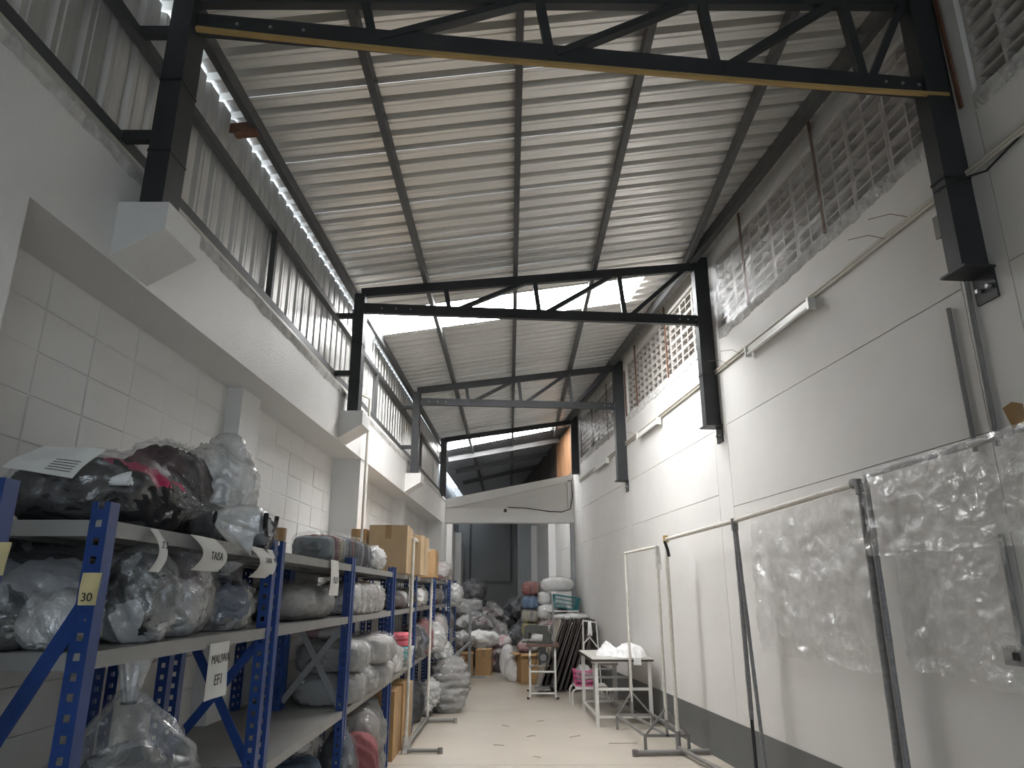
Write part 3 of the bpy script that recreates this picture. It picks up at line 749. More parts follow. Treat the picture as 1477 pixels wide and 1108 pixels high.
# ================================================================== SHELVES ON THE LEFT
SX, MX, RX = -1.13, -1.56, -1.90
def angle_post(h, sx):
    """slotted angle: slotted flange faces the camera, plain flange faces the aisle"""
    mb = MB(); w = .052; th = .004
    x0, x1 = (0, -w) if sx > 0 else (0, w)
    def xb(a, b): return (min(a, b), max(a, b))
    s = -1 if sx > 0 else 1
    for a, b in ((0, .017), (.035, w)):
        l, r = xb(s * a, s * b); mb.box((l, 0, 0), (r, th, h))
    k = 0; z = 0.0
    while z < h:
        l, r = xb(s * .017, s * .035); mb.box((l, 0, z), (r, th, min(z + .03, h))); z += .05
    l, r = xb(0, s * th); mb.box((l, th, 0), (r, .05, h))
    return mb
POST_R = angle_post(1.75, 1).mesh('post', 'shelf_blue'); POST_L = angle_post(1.75, -1).mesh('post', 'shelf_blue')
def shelf_unit(y0, y1, label, fx=SX, mx=MX, rx=RX, levels=(.75, 1.35, 1.70), brace0=False, brace1=False, floor_z=None):
    t = empty('storage_shelf', (fx, (y0 + y1) / 2, 0)); tag(t, label, 'shelf', 'blue slotted steel shelves along the left wall')
    ly0, ly1 = y0 - t.location.y, y1 - t.location.y
    for y, flip in ((ly0, False), (ly1 - .052, False)):
        for x, me in ((fx, POST_R), (mx, POST_R), (rx, POST_L)):
            o = bpy.data.objects.new('post', me); COL.objects.link(o); o.parent = t; o.location = (x - fx, y, 0)
    for z in levels:
        mb = MB(); a, b = y0 + .006, y1 - .006
        mb.box((rx + .01, a, z - .004), (fx - .004, b, z))
        mb.box((fx - .012, a, z - .045), (fx - .005, b, z - .004)); mb.box((rx + .01, a, z - .045), (rx + .016, b, z - .004))
        mb.box((rx + .01, a - .004, z - .045), (fx - .006, a + .003, z - .004)); mb.box((rx + .01, b - .003, z - .045), (fx - .006, b, z - .004))
        bd = part(mb, 'shelf_board', 'shelf_grey', t)
        for k in range(1, 4):
            x = fx + (rx - fx) * k / 4
            part(MB().box((x - .02, a + .004, z - .04), (x + .02, b - .004, z - .005)), 'stiffener', 'grey_steel', bd)
    for yb, on in ((y0 + .03, brace0), (y1 - .02, brace1)):
        if on == 'single':
            part(MB().bar((fx - .03, yb - .026, 1.47), (mx + .01, yb - .026, .72), .006, .045, up=(0, 0, 1)), 'brace', 'shelf_blue', t)
        elif on:
            m = 'shelf_blue' if on == 'blue' else 'grey_steel'
            part(MB().bar((fx - .03, yb + .012, 1.31), (mx, yb + .012, .80), .006, .04), 'brace', m, t)
            part(MB().bar((mx + .06, yb + .02, 1.31), (fx - .04, yb + .02, .76), .006, .04), 'brace', m, t)
    return t
shelf_unit(-.2, 1.62, 'blue shelf at the left edge, only its yellow-carded post in view')
shelf_unit(2.0, 3.49, 'nearest blue shelf, loaded with black and pink bags on top', brace0='single', brace1='blue')
shelf_unit(3.56, 5.20, 'blue shelf with an empty lower board and a dark bag on its middle board', brace1='grey', brace0=False)
shelf_unit(5.22, 7.0, 'blue shelf carrying the folded clothes bale and bulging wrapped bales')
shelf_unit(7.08, 8.7, 'blue shelf carrying cardboard boxes and a white basket', rx=-1.76, mx=-1.5)
shelf_unit(8.72, 10.45, 'blue shelf with grey bags behind the white wrapped rack', rx=-1.70, mx=-1.48)
shelf_unit(10.55, 12.2, 'blue shelf with a crumpled bag bundle on top', fx=-1.10, rx=-1.66, mx=-1.4)
shelf_unit(12.3, 13.65, 'last blue shelf before the far opening', fx=-1.03, rx=-1.58, mx=-1.35)

Z3, Z2, Z1 = 1.702, 1.352, .752
# ---- nearest shelf, top board
b1 = soft('clothes_bag', 'clear bag of black and pink clothes lying on the nearest shelf top, paper on it', 'bag', (-1.385, 2.40, Z3), (.46, .60, .235), 'cloth_dark_pink', 0.15, tail=((.9, .35, -.1), .18, .14, .10), wr=.07, level=5)
soft('clothes_bag', 'dark plum clothes bag at the back of the nearest shelf top', 'bag', (-1.50, 3.02, Z3), (.36, .40, .44), 'cloth_plum', .3, wr=.07, level=5, boxy=2.3)
soft('plastic_bag', 'big crumpled milky white bag sagging off the nearest shelf top', 'bag', (-1.36, 3.30, Z3 + .04), (.28, .34, .46), 'cloth_white', .2, film_mat='milky_film', wr=.10, lump=.3, level=5, boxy=2.1, content_scale=.7)
soft('clothes_bag', 'small grey bag tucked under the milky white bag on the shelf top', 'bag', (-1.22, 2.98, Z3), (.20, .26, .16), 'cloth_grey', 0, wr=.08)
b4 = soft('clothes_bag', 'small bluish bag with a black strap loop at the shelf top edge', 'bag', (-1.20, 3.32, Z3), (.18, .22, .17), 'cloth_bluegrey', 0, wr=.08)
mb = MB(); mb.tube([(.03 + .05 * math.sin(a) * .2 + .06, .075 * math.cos(a) - .02, .17 + .1 * math.sin(a) - .02) for a in [i * math.pi / 9 - math.pi for i in range(10)]], .011, 6)
mb.build('strap', 'black_strap', b4, at=(0, 0, 0))
mb = MB()
for sg in (-1, 1):
    v, f = tail_mesh((.105, -.262, .125), (sg, -.1, .25), .075, .008, .026, 4 + sg, 16, 6); mb.add(v, f, True)
mb.build('ribbon_bow', 'white_linen', b1, at=(0, 0, 0))
# white paper draped over the near shoulder of that bag
fo = [c_ for c_ in b1.children if c_.name.startswith('film')][0]
rm = Matrix.Rotation(.15, 3, 'Z'); fv = [rm @ v_.co + Vector(b1.location) for v_ in fo.data.vertices]
def bagfront(x, z):
    best = 9.0
    for v_ in fv:
        if (v_.x - x) ** 2 + (v_.z - z) ** 2 < .0009 and v_.y < best: best = v_.y
    return best
p = empty('paper_sheet', (-1.32, 2.1, Z3 + .15)); tag(p, 'large white paper lying on the black and pink clothes bag', 'paper')
TL, TR, BL, BRc = Vector((-1.43, 0, Z3 + .225)), Vector((-1.23, 0, Z3 + .215)), Vector((-1.52, 0, Z3 + .155)), Vector((-1.30, 0, Z3 + .12))
def pfn(u, v):
    c_ = TL.lerp(TR, u).lerp(BL.lerp(BRc, u), v); y = bagfront(c_.x, c_.z)
    return (c_.x, min(y, 2.4), c_.z)
W_ = 13; g0 = MB().grid(pfn, 12, 12); vv = g0.v[:]
for _ in range(3):
    nv = []
    for i, q in enumerate(vv):
        js = [vv[jj * W_ + ii][1] for jj in range(max(0, i // W_ - 1), min(12, i // W_ + 1) + 1) for ii in range(max(0, i % W_ - 1), min(12, i % W_ + 1) + 1)]
        nv.append((q[0], sum(js) / len(js), q[2]))
    vv = nv
vv = [(a_, b_ - .018, c_ + .006) for a_, b_, c_ in vv]
g0.v = vv[:]; part(g0, 'sheet', 'paper', p)
for k in range(5):
    row = 6 + k
    for i in range(7, 11):
        a_, b_ = Vector(vv[row * W_ + i]) + Vector((0, -.003, 0)), Vector(vv[row * W_ + i + 1]) + Vector((0, -.003, 0))
        part(MB().bar(a_, b_, .001, .0022), 'writing', 'ink', p)
# ---- nearest shelf, middle board
soft('clothes_bag', 'bluish grey see-through bag at the near end of the middle board', 'bag', (-1.47, 2.22, Z2), (.44, .40, .27), 'cloth_bluegrey', .1, film_mat='clear_film', wr=.07, level=5, flat=.9)
soft('clothes_bag', 'black and white patterned clothes bundle heaped on the middle board', 'bag', (-1.62, 2.55, Z2 + .02), (.36, .38, .33), 'cloth_mono', .5, wr=.08, level=5)
soft('clothes_bag', 'small white bag at the front of the middle board, left of the numbered post', 'bag', (-1.295, 2.13, Z2), (.17, .18, .15), 'cloth_white', 0, film_mat='milky_film', wr=.08)
soft('clothes_bag', 'black bundle low at the left end of the middle board', 'bag', (-1.44, 2.075, Z2), (.20, .12, .13), 'cloth_dark', 0, wr=.06)
soft('clothes_bag', 'navy and white bag right behind the numbered post on the middle board', 'bag', (-1.24, 2.43, Z2), (.22, .26, .29), 'cloth_mono', .6, film_mat='haze_film', wr=.08, level=5, boxy=2.2)
soft('clothes_bag', 'grey tall bag with folded white flap in the middle of the middle board', 'bag', (-1.26, 2.74, Z2), (.22, .24, .31), 'cloth_grey', .2, film_mat='haze_film', wr=.08, level=5, boxy=2.2)
soft('clothes_bag', 'slim crumpled clear bag squeezed between grey bags on the middle board', 'bag', (-1.33, 3.02, Z2), (.2, .16, .30), 'cloth_taupe', .1, wr=.08, level=5, boxy=2.2)
soft('clothes_bag', 'dark clothes bag with white tied handles at the far end of the middle board', 'bag', (-1.28, 3.22, Z2), (.24, .24, .22), 'cloth_mixed', 0, tail=((.1, .0, 1), .25, .06, .05), wr=.09, level=5, tie='white_plastic')
# ---- nearest shelf, lower board
soft('clothes_bag', 'large clear bag tied upright with fluted neck on the lowest near board', 'bag', (-1.25, 2.52, Z1), (.40, .46, .38), 'cloth_mono', .2, tail=((-.04, 0, 1), .35, .20, .05), film_mat='haze_film', wr=.05, level=5, boxy=2.2, content_scale=.78)
soft('clothes_bag', 'small clear bag at the bottom left corner on the lowest near board', 'bag', (-1.36, 2.12, Z1), (.28, .2, .22), 'cloth_grey', 0, wr=.1, boxy=2.1)
# ---- second shelf
tr_ = empty('tape_roll', (-1.165, 3.53, 1.751)); tag(tr_, 'roll of brown packing tape standing on top of the second shelf post', 'tape')
mb = MB(); n = 28
for (r0, r1, nm, m) in ((.034, .055, 'tape', 'tape_brown'), (.031, .034, 'core', 'cardboard')):
    mb = MB(); vs = []; fs = []
    for j in range(n):
        a = 2 * math.pi * j / n
        for r, z in ((r0, 0), (r1, 0), (r1, .06), (r0, .06)): vs.append((r * math.cos(a), r * math.sin(a), z))
    for j in range(n):
        for q in range(4): fs.append((j * 4 + q, j * 4 + (q + 1) % 4, ((j + 1) % n) * 4 + (q + 1) % 4, ((j + 1) % n) * 4 + q))
    mb.add(vs, fs).build(nm, m, tr_, at=(0, 0, 0))
soft('clothes_bag', 'long dark grey bag lying on the middle board of the second shelf', 'bag', (-1.36, 4.55, Z2), (.38, 1.05, .22), 'cloth_greyplain', -.05, film_mat='clear_film', wr=.05, level=5, lump=.2)
soft('clothes_bale', 'wrapped bale of dark folded clothes on the shelf top', 'bale', (-1.36, 5.62, Z3), (.36, 1.45, .22), 'fold_row', 0, boxy=4.5, lump=.06, wr=.03, ridge=(1, 16, .10), level=5, film_mat='clear_film')
soft('clothes_bag', 'milky knotted bag end lying beside the folded clothes bale', 'bag', (-1.19, 6.25, Z3), (.16, .34, .17), 'cloth_white', 0, film_mat='milky_film', wr=.15, boxy=2.1)
soft('clothes_bale', 'pale wrapped row of folded clothes on the middle board of the third shelf', 'bale', (-1.30, 6.05, Z2), (.34, 1.35, .23), 'fold_pale', 0, boxy=4.0, lump=.07, wr=.04, ridge=(1, 12, .10), level=5, film_mat='milky_film')
# bales bulging out of the third shelf
bl = [(-1.32, 5.55, Z1, .48, .50, .22, 'fold_grey', 'grey wrapped bale behind the cross brace, lower layer of the third shelf'),
      (-1.34, 6.06, Z1, .52, .46, .22, 'fold_grey', 'grey wrapped bale in the middle of the lower layer of the third shelf'),
      (-1.29, 6.58, Z1, .50, .50, .21, 'fold_pale', 'pinkish wrapped bale at the far end of the lower layer of the third shelf'),
      (-1.32, 5.60, Z1 + .21, .50, .54, .22, 'fold_grey', 'glossy grey wrapped bale behind the cross brace, upper layer of the third shelf'),
      (-1.25, 6.30, Z1 + .21, .50, .62, .22, 'fold_pale', 'pale wrapped bale bulging far out of the upper layer of the third shelf')]
for x, y, z, a, b, c, m, lb in bl:
    soft('clothes_bale', lb, 'bale', (x, y, z), (a, b, c), m, random.uniform(-.06, .06), boxy=3.6, lump=.10, wr=.05, ridge=(1, 12, .10), level=5, film_mat='clear_film', group='wrapped bales on the third shelf')
soft('clothes_bag', 'taupe bag with a pink patch at the back top of the third shelf', 'bag', (-1.42, 5.75, 1.172), (.3, .5, .12), 'cloth_pinkwhite', 0, film_mat='clear_film', wr=.06)
soft('clothes_bag', 'rose pink bag leaning on the floor under the third shelf', 'bag', (-1.14, 5.72, 0), (.32, .40, .56), 'cloth_rose', .2, film_mat=None, wr=.05, level=5, lump=.2)
soft('clothes_bag', 'tall grey sack on the floor under the third shelf, reaching its board', 'bag', (-1.24, 6.45, 0), (.34, .46, .70), 'cloth_greyplain', -.1, film_mat=None, wr=.07, level=5, lump=.2)
soft('clothes_bag', 'taupe bag squeezed above the rose pink bag under the third shelf', 'bag', (-1.2, 6.02, .36), (.34, .34, .30), 'cloth_taupe', .2, film_mat='clear_film', wr=.06, level=4)
soft('clothes_bag', 'pale blue bag on the floor at the front post of the third shelf', 'bag', (-1.18, 5.30, 0), (.24, .26, .66), 'cloth_bluegrey', .2, film_mat='clear_film', wr=.06, level=4)
nb = soft('clothes_bag', 'navy blue bag with a pink ticket on the floor under the second shelf', 'bag', (-1.42, 4.85, 0), (.44, .44, .56), 'cloth_navy', 0, film_mat=None, wr=.05, level=5, boxy=4)
MB().box((.03, -.236, .36), (.15, -.226, .44)).build('ticket', 'paper', nb, at=(0, 0, 0))
soft('plastic_bag', 'small clear bag lying on top of the navy blue bag', 'bag', (-1.34, 4.86, .545), (.26, .3, .13), 'cloth_grey', 0, wr=.12, content_scale=.7)

def carton(label, x0, x1, y0, y1, z, h, mat='cardboard', rz=0.0, group=None, text=False, open_=False):
    t = empty('cardboard_box', ((x0 + x1) / 2, (y0 + y1) / 2, z), rz); tag(t, label, 'box', group)
    hx, hy = (x1 - x0) / 2, (y1 - y0) / 2; th = .006
    mb = MB()
    mb.box((-hx, -hy, 0), (hx, hy, th)); mb.box((-hx, -hy, th), (-hx + th, hy, h)); mb.box((hx - th, -hy, th), (hx, hy, h))
    mb.box((-hx + th, -hy, th), (hx - th, -hy + th, h)); mb.box((-hx + th, hy - th, th), (hx - th, hy, h))
    mb.build('body', mat, t, at=(0, 0, 0))
    if open_:
        MB().hexa([(-hx, -hy, h), (-hx - .02, -hy - .09, h + .01 - .05), (-hx, -hy + .004, h), (-hx - .02, -hy - .086, h - .036), (hx, -hy, h), (hx + .02, -hy - .09, h - .04), (hx, -hy + .004, h), (hx + .02, -hy - .086, h - .036)]).build('flap', mat, t, at=(0, 0, 0))
        MB().hexa([(-hx - .004, -hy, h), (-hx - .1, -hy, h - .03), (-hx - .004, hy, h), (-hx - .1, hy, h - .03), (-hx, -hy, h), (-hx - .1, -hy, h - .026), (-hx, hy, h), (-hx - .1, hy, h - .026)]).build('flap', mat, t, at=(0, 0, 0))
    else:
        for s in (-1, 1):
            MB().box((min(s * .002, s * hx), -hy, h), (max(s * .002, s * hx), hy, h + .005)).build('flap', mat, t, at=(0, 0, 0))
        MB().box((-.03, -hy - .0015, h * .72), (.03, hy + .0015, h + .0065)).build('packing_tape', 'tape_brown', t, at=(0, 0, 0))
        MB().box((hx, -.03, 0.01), (hx + .0015, .03, h)).build('packing_tape', 'tape_brown', t, at=(0, 0, 0))
    if text:
        o = text_part(text, .05, 'ink', t, (hx + .002, 0, h * .5), (math.pi / 2, math.pi / 2, math.pi / 2))
    return t
carton('large tall cardboard box on the shelf top beside the knotted bag end', -1.44, -1.06, 7.2, 7.75, Z3, .46, 'cardboard_pale', .04)
carton('cardboard box second in the row on the shelf tops, behind the large tall one', -1.34, -.99, 7.92, 8.55, Z3, .42, 'cardboard_pale', -.03)
carton('small cardboard box half hidden behind the large tall one on the shelf top', -1.70, -1.46, 7.2, 7.6, Z3, .42, 'cardboard', 0)
carton('lettered cardboard box at the far end of the row on the shelf tops', -1.32, -.97, 9.0, 9.75, Z3, .33, 'cardboard', .05, text='LEAKKAAV')
carton('orange brown box lying at the back of the middle board of the third shelf', -1.72, -1.36, 6.8, 6.97, Z2, .26, 'cardboard', 0)
carton('tall cardboard box on the floor under the fourth shelf, nearest one', -1.46, -1.12, 7.3, 7.75, 0, .60, 'cardboard', 0)
carton('brown cardboard box with dark tape on the floor under the fourth shelf', -1.46, -1.11, 7.8, 8.2, 0, .62, 'cardboard', 0)
carton('pale cardboard box on the floor under the fourth shelf, farthest one', -1.46, -1.12, 8.25, 8.62, 0, .56, 'cardboard_pale', 0)
# white basket with towels
def basket(name, label, loc, size, mat, rz=0.0, taper=.86, cat='basket', bars=12):
    t = empty(name, loc, rz); tag(t, label, cat)
    w, d, h = size; mb = MB()
    def ringpts(s, z): return [(-w / 2 * s, -d / 2 * s, z), (w / 2 * s, -d / 2 * s, z), (w / 2 * s, d / 2 * s, z), (-w / 2 * s, d / 2 * s, z)]
    base = MB().box((-w / 2 * taper, -d / 2 * taper, 0), (w / 2 * taper, d / 2 * taper, .008)); base.build('base', mat, t, at=(0, 0, 0))
    for z, s, th in ((h, 1, .02), (h * .68, 1 - (1 - taper) * .32, .01), (h * .36, 1 - (1 - taper) * .64, .01), (.012, taper, .016)):
        r = ringpts(s, z)
        for i in range(4): mb.bar(r[i], r[(i + 1) % 4], .007 if th < .02 else .014, th)
    lo, hi = ringpts(taper, 0.01), ringpts(1, h)
    sl = MB()
    for i in range(4):
        k = max(4, int(bars * (w if i % 2 == 0 else d) / max(w, d)))
        for j in range(k):
            f_ = (j + .5) / k
            sl.bar(Vector(lo[i]).lerp(Vector(lo[(i + 1) % 4]), f_), Vector(hi[i]).lerp(Vector(hi[(i + 1) % 4]), f_), .008, .005, up=(1, 0, 0) if i % 2 == 0 else (0, 1, 0))
    mb.build('rim', mat, t, at=(0, 0, 0)); sl.build('lattice', mat, t, at=(0, 0, 0))
    return t
basket('laundry_basket', 'white lattice basket on the lower board of the fourth shelf', (-1.20, 7.98, Z1), (.26, .42, .20), 'white_plastic')
tw = 0
for i, (m, c) in enumerate([('towel_cyan', 'lower turquoise'), ('towel_cyan', 'upper turquoise'), ('towel_pink', 'lower coral pink'), ('towel_pink', 'topmost coral pink')]):
    v, f = blob((.24, .40, .075), 60 + i, 5, .06, .03, 4)
    o = MB().add([(x, y, z) for x, y, z in v], f, True).build('folded_towel', m, at=(0, 0, 0)); o.location = (-1.20, 7.98, Z1 + .10 + .062 * i)
    tag(o, c + ' folded towel stacked in the white basket', 'towel', 'towels in the white basket')
# bags on the fourth to last shelves
far = [('grey bag with fanned folds on the middle board of the fourth shelf', (-1.28, 7.9, Z2), (.32, .9, .2), 'cloth_grey', 'clear_film'),
       ('dark bag on the middle board of the fourth shelf, beside the white pole', (-1.26, 8.45, Z2), (.3, .4, .22), 'cloth_dark', 'clear_film'),
       ('milky bag hanging over the front of the fifth shelf middle board', (-1.2, 9.2, Z2), (.26, .5, .24), 'cloth_grey', 'milky_film'),
       ('taupe bag on the lower board of the fourth shelf, near end', (-1.24, 7.45, Z1), (.3, .5, .30), 'cloth_taupe', 'milky_film'),
       ('wine red and grey bag on the lower board of the fifth shelf', (-1.2, 9.2, Z1), (.3, .5, .42), 'cloth_mixed', 'clear_film'),
       ('rose red bag upright on the lower board of the fifth shelf', (-1.18, 9.9, Z1), (.26, .34, .46), 'cloth_rose', 'clear_film'),
       ('pale knotted bag bulging from the fifth shelf, above the floor bags', (-1.06, 10.15, Z1 + .0), (.3, .42, .36), 'cloth_white', 'milky_film'),
       ('grey crumpled bundle lying on top of the sixth shelf', (-1.10, 11.3, Z3), (.36, .8, .30), 'cloth_pinkwhite', 'clear_film'),
       ('grey bag on the middle board of the sixth shelf', (-1.2, 11.2, Z2), (.34, .8, .26), 'cloth_grey', 'clear_film'),
       ('large milky bag spilling off the middle board of the last shelf', (-1.02, 12.6, Z2 - .05), (.34, .5, .38), 'cloth_white', 'milky_film'),
       ('pinkish bag on the lower board of the sixth shelf', (-1.16, 11.2, Z1), (.34, .8, .5), 'cloth_pinkwhite', 'clear_film'),
       ('dark bag on the floor under the fifth shelf', (-1.3, 9.4, 0), (.4, .8, .5), 'cloth_dark', 'clear_film'),
       ('grey bag on the lower board of the last shelf', (-1.2, 12.9, Z1), (.36, .8, .5), 'cloth_grey', 'clear_film')]
for lb, loc, sz, m, fm in far:
    soft('clothes_bag', lb, 'bag', loc, sz, m, random.uniform(-.1, .1), film_mat=fm, wr=.09, level=4, boxy=2.3, lump=.22, group='bags on the far shelves')
# floor bags in front of the fifth and sixth shelf
fb = soft('clothes_bag', 'big clear sack of folded sweaters standing on the floor by the shelves', 'bag', (-.86, 10.25, 0), (.50, .50, .72), 'fold_grey', .1, wr=.07, level=5, boxy=2.6, ridge=(2, 11, .12))
soft('clothes_bag', 'small clear knotted bag leaning on the front of the sweater sack', 'bag', (-1.04, 9.82, .12), (.20, .2, .34), 'cloth_grey', .1, film_mat='milky_film', wr=.13, boxy=2.0, content_scale=.6)
soft('clothes_bag', 'dark limp bag on the floor left of the sweater sack', 'bag', (-1.16, 9.95, 0), (.26, .4, .42), 'cloth_greyplain', .1, wr=.1)
soft('clothes_bag', 'pale knotted bag sitting on top of the sweater sack', 'bag', (-.98, 10.3, .64), (.28, .32, .26), 'cloth_white', .1, film_mat='milky_film', wr=.13, boxy=2.1)

# ---- cards and papers on the shelves
c = card('number_card', 'yellow card marked 30 on the front post of the nearest shelf', 'card', (SX - .018, 2.0 - .002, 1.556), .05, .085, 'yellow_card', [('30', -.065, .032)], face='y')
c = card('number_card', 'yellow card cut off by the left picture edge on a blue post', 'card', (-1.127, 1.562, 1.608), .085, .07, 'yellow_card', [('7', -.042, .03)], face='y')
card('paper_sign', 'white hand-lettered paper under the middle board of the nearest shelf', 'paper', (SX + .002, 2.90, Z2 - .03), .20, .20, 'paper', [('MALIWA', -.06, .045), ('EF1', -.135, .055)], curl=-.004)
card('paper_sign', 'white hand-lettered paper on the top edge of the second shelf', 'paper', (SX + .002, 4.62, Z3 + .004), .22, .215, 'paper', [('กนก', -.12, .07)], curl=.004)
card('paper_tag', 'curled white paper strip on the top board edge near the numbered post', 'paper', (SX + .002, 2.26, Z3 - .006), .06, .13, 'paper', [('2 3', -.05, .03)], curl=.035)
card('paper_tag', 'small white paper strip at the far end of the nearest shelf top edge', 'paper', (SX + .002, 3.36, Z3 - .004), .09, .11, 'paper', [('03', -.05, .03)], curl=.02)
card('paper_sign', 'wide lettered paper slipped under the knotted bag on the nearest shelf', 'paper', (SX + .004, 2.62, Z3 - .002), .22, .12, 'paper', [('TAISA', -.07, .04)], curl=.05)
card('paper_sign', 'creased cream paper hanging beside the white bag on the nearest shelf', 'paper', (SX + .004, 3.16, Z3 - .004), .20, .13, 'paper', [('TAISA', -.06, .03)], curl=.06)
card('paper_tag', 'white paper tag on the fourth shelf behind the white pole', 'paper', (SX + .002, 8.06, Z3 - .03), .12, .3, 'paper', [('30', -.12, .05)])
card('paper_tag', 'white paper strip on a far blue post past the white racks', 'paper', (SX + .002, 10.40, Z3 + .03), .06, .28, 'paper')

# ================================================================== GARMENT RACKS
def polyline(name, pts, r, mat, parent, n=10):
    return part(MB().tube(pts, r, n), name, mat, parent)
# left: white wrapped pipe rack in front of the boxes
g = empty('garment_rack', (-1.03, 8.5, 0)); tag(g, 'white wrapped pipe rack standing in front of the cardboard boxes', 'rack')
A, B = Vector((-1.045, 7.66, 0)), Vector((-1.03, 9.38, 0))
for q, zt in ((A, 2.07), (B, 2.0)):
    rr = [.017 + .004 * nz((q.y, 0, z), 9, 2) for z in np.linspace(.05, zt, 40)]
    part(MB().tube([(q.x, q.y, z) for z in np.linspace(.05, zt, 40)], .018, 10, rad=rr), 'pole', 'white_wrap', g)
    part(MB().tube([(q.x - .02, q.y, .03), (q.x + .34, q.y, .03)], .02, 10), 'foot_pipe', 'pipe_grey', g)
    part(MB().tube([(q.x + .34, q.y, .0), (q.x + .34, q.y, .055)], .026, 10), 'elbow', 'pipe_grey', g)
    mb = MB(); v, f = tail_mesh((q.x, q.y, .16 if q is A else .3), (0, 0, -1), .14, .03, .05, 3); mb.add(v, f, True); part(mb, 'wrap_end', 'milky_film', g)
polyline('top_bar', [(A.x, A.y, 2.07), (B.x, B.y, 2.0)], .017, 'white_wrap', g)
polyline('floor_bar', [(A.x, A.y, .06), (B.x, B.y, .06)], .02, 'pipe_grey', g)
# left, farther: grey rack with flat feet
g = empty('garment_rack', (-.85, 13.2, 0)); tag(g, 'grey square-tube rack with flat feet beyond the sweater sack', 'rack')
for (x, y, h) in ((-1.02, 12.4, .95), (-.80, 14.2, 1.2)):
    part(MB().box((x - .025, y - .025, .02), (x + .025, y + .025, h)), 'post', 'grey_steel', g)
    part(MB().box((x - .1, y - .03, 0), (x + .3, y + .03, .025)), 'foot', 'grey_steel', g)
part(MB().bar((-1.02, 12.4, .45), (-.80, 14.2, .62), .04, .04), 'rail', 'grey_steel', g)
# right: A-frame rack
g = empty('garment_rack', (1.45, 8.35, 0)); tag(g, 'white wrapped garment rack on grey A-frame feet beside the white table', 'rack')
ends = []
for (fx0, fx1, fy, ax) in ((1.22, 1.63, 8.95, 1.40), (1.32, 1.75, 7.70, 1.54)):
    rr = [.016 + .004 * nz((fy, 0, z), 9, 4) for z in np.linspace(.3, 1.985, 40)]
    part(MB().tube([(ax, fy, z) for z in np.linspace(.3, 1.985, 40)], .016, 10, rad=rr), 'pole', 'white_wrap', g)
    for x in (fx0, fx1):
        part(MB().bar((x, fy, .15), (ax, fy, .40), .02, .02, up=(0, 1, 0)), 'brace', 'pipe_grey', g)
        part(MB().box((x - .014, fy - .014, 0), (x + .014, fy + .014, .15)), 'foot', 'pipe_grey', g)
    part(MB().bar((fx0, fy, .155), (fx1, fy, .155), .026, .026), 'base_bar', 'pipe_grey', g)
    part(MB().bar((ax, fy, .15), (ax, fy, .42), .026, .026, up=(0, 1, 0)), 'stem', 'pipe_grey', g)
    ends.append((fx0, fx1, fy, ax))
for a, b in ((ends[0][0], ends[1][0]), (ends[0][1], ends[1][1]), (ends[0][3], ends[1][3])):
    part(MB().bar((a, ends[0][2], .155), (b, ends[1][2], .155), .024, .024), 'base_rail', 'pipe_grey', g)
polyline('top_bar', [(1.40, 8.95, 1.985), (1.54, 7.70, 1.985)], .015, 'white_wrap', g)
mb = MB(); v, f = tail_mesh((1.54, 7.69, 1.99), (0.02, -.02, -1), .2, .02, .035, 8); mb.add(v, f, True); part(mb, 'rag', 'milky_film', g)
# right: long pipe rack along the wall
g = empty('garment_rack', (1.9, 6.1, 0)); tag(g, 'long pipe rack along the right wall, hung with a clear plastic sheet', 'rack')
def RW(y, z, o=-.12): return Vector((XR(y, o), y, z))
PA, PB = Vector((1.64, 7.68, 0)), Vector((2.18, 4.41, 0))
def RB(t_, z): return PA.lerp(PB, t_) + Vector((0, 0, z))
polyline('top_bar', [RB(0, 2.06), RB(.48, 2.10), RB(1, 2.17)], .02, 'white_wrap', g)
def pole(t_, z0, z1, mat, r=.02, lean=(0, 0)):
    zz = np.linspace(z0, z1, 40); rr = [r * (1 + .16 * nz((t_, 0, z), 9, 4)) for z in zz]
    return part(MB().tube([RB(t_, z) + Vector((lean[0], lean[1], 0)) * (1 - (z - z0) / (z1 - z0)) for z in zz], r, 10, rad=rr), 'pole', mat, g)
pole(0, .05, 2.05, 'white_wrap'); pole(.48, .55, 2.10, 'grey_wrap', .019); pole(.48, .0, .56, 'black_plastic', .015)
pole(.485, .0, 2.03, 'grey_wrap', .015, (.035, -.12)); pole(1, 0.03, 2.16, 'grey_wrap', .026)
part(MB().tube([RB(1, 2.10), RB(.998, 2.17), RB(.98, 2.172)], .034, 10), 'elbow', 'grey_wrap', g)
part(MB().tube([RB(0, 2.03), RB(0, 2.10)], .03, 10), 'elbow', 'yellow_lath', g)
part(MB().tube([RB(.48, 2.02), RB(.48, 2.12)], .03, 10), 'elbow', 'grey_wrap', g)
part(MB().tube([RB(0, 2.04) + Vector((-.02, -.02, 0)), RB(0, 1.95) + Vector((.01, -.02, 0)), RB(0, 1.88) + Vector((.02, -.02, 0))], .016, 8), 'black_rag', 'black_strap', g)
part(MB().tube([(1.19, 7.54, .03), (1.93, 7.62, .03)], .024, 10), 'foot_pipe', 'pipe_grey', g)
part(MB().tube([(1.19, 7.54, 0), (1.19, 7.54, .06)], .03, 10), 'elbow', 'pipe_grey', g)
part(MB().tube([RB(0, .03), RB(0, .2)], .026, 10), 'stem', 'pipe_grey', g)
part(MB().tube([RB(0, .05), RB(1, .05)], .02, 10), 'floor_bar', 'pipe_grey', g)
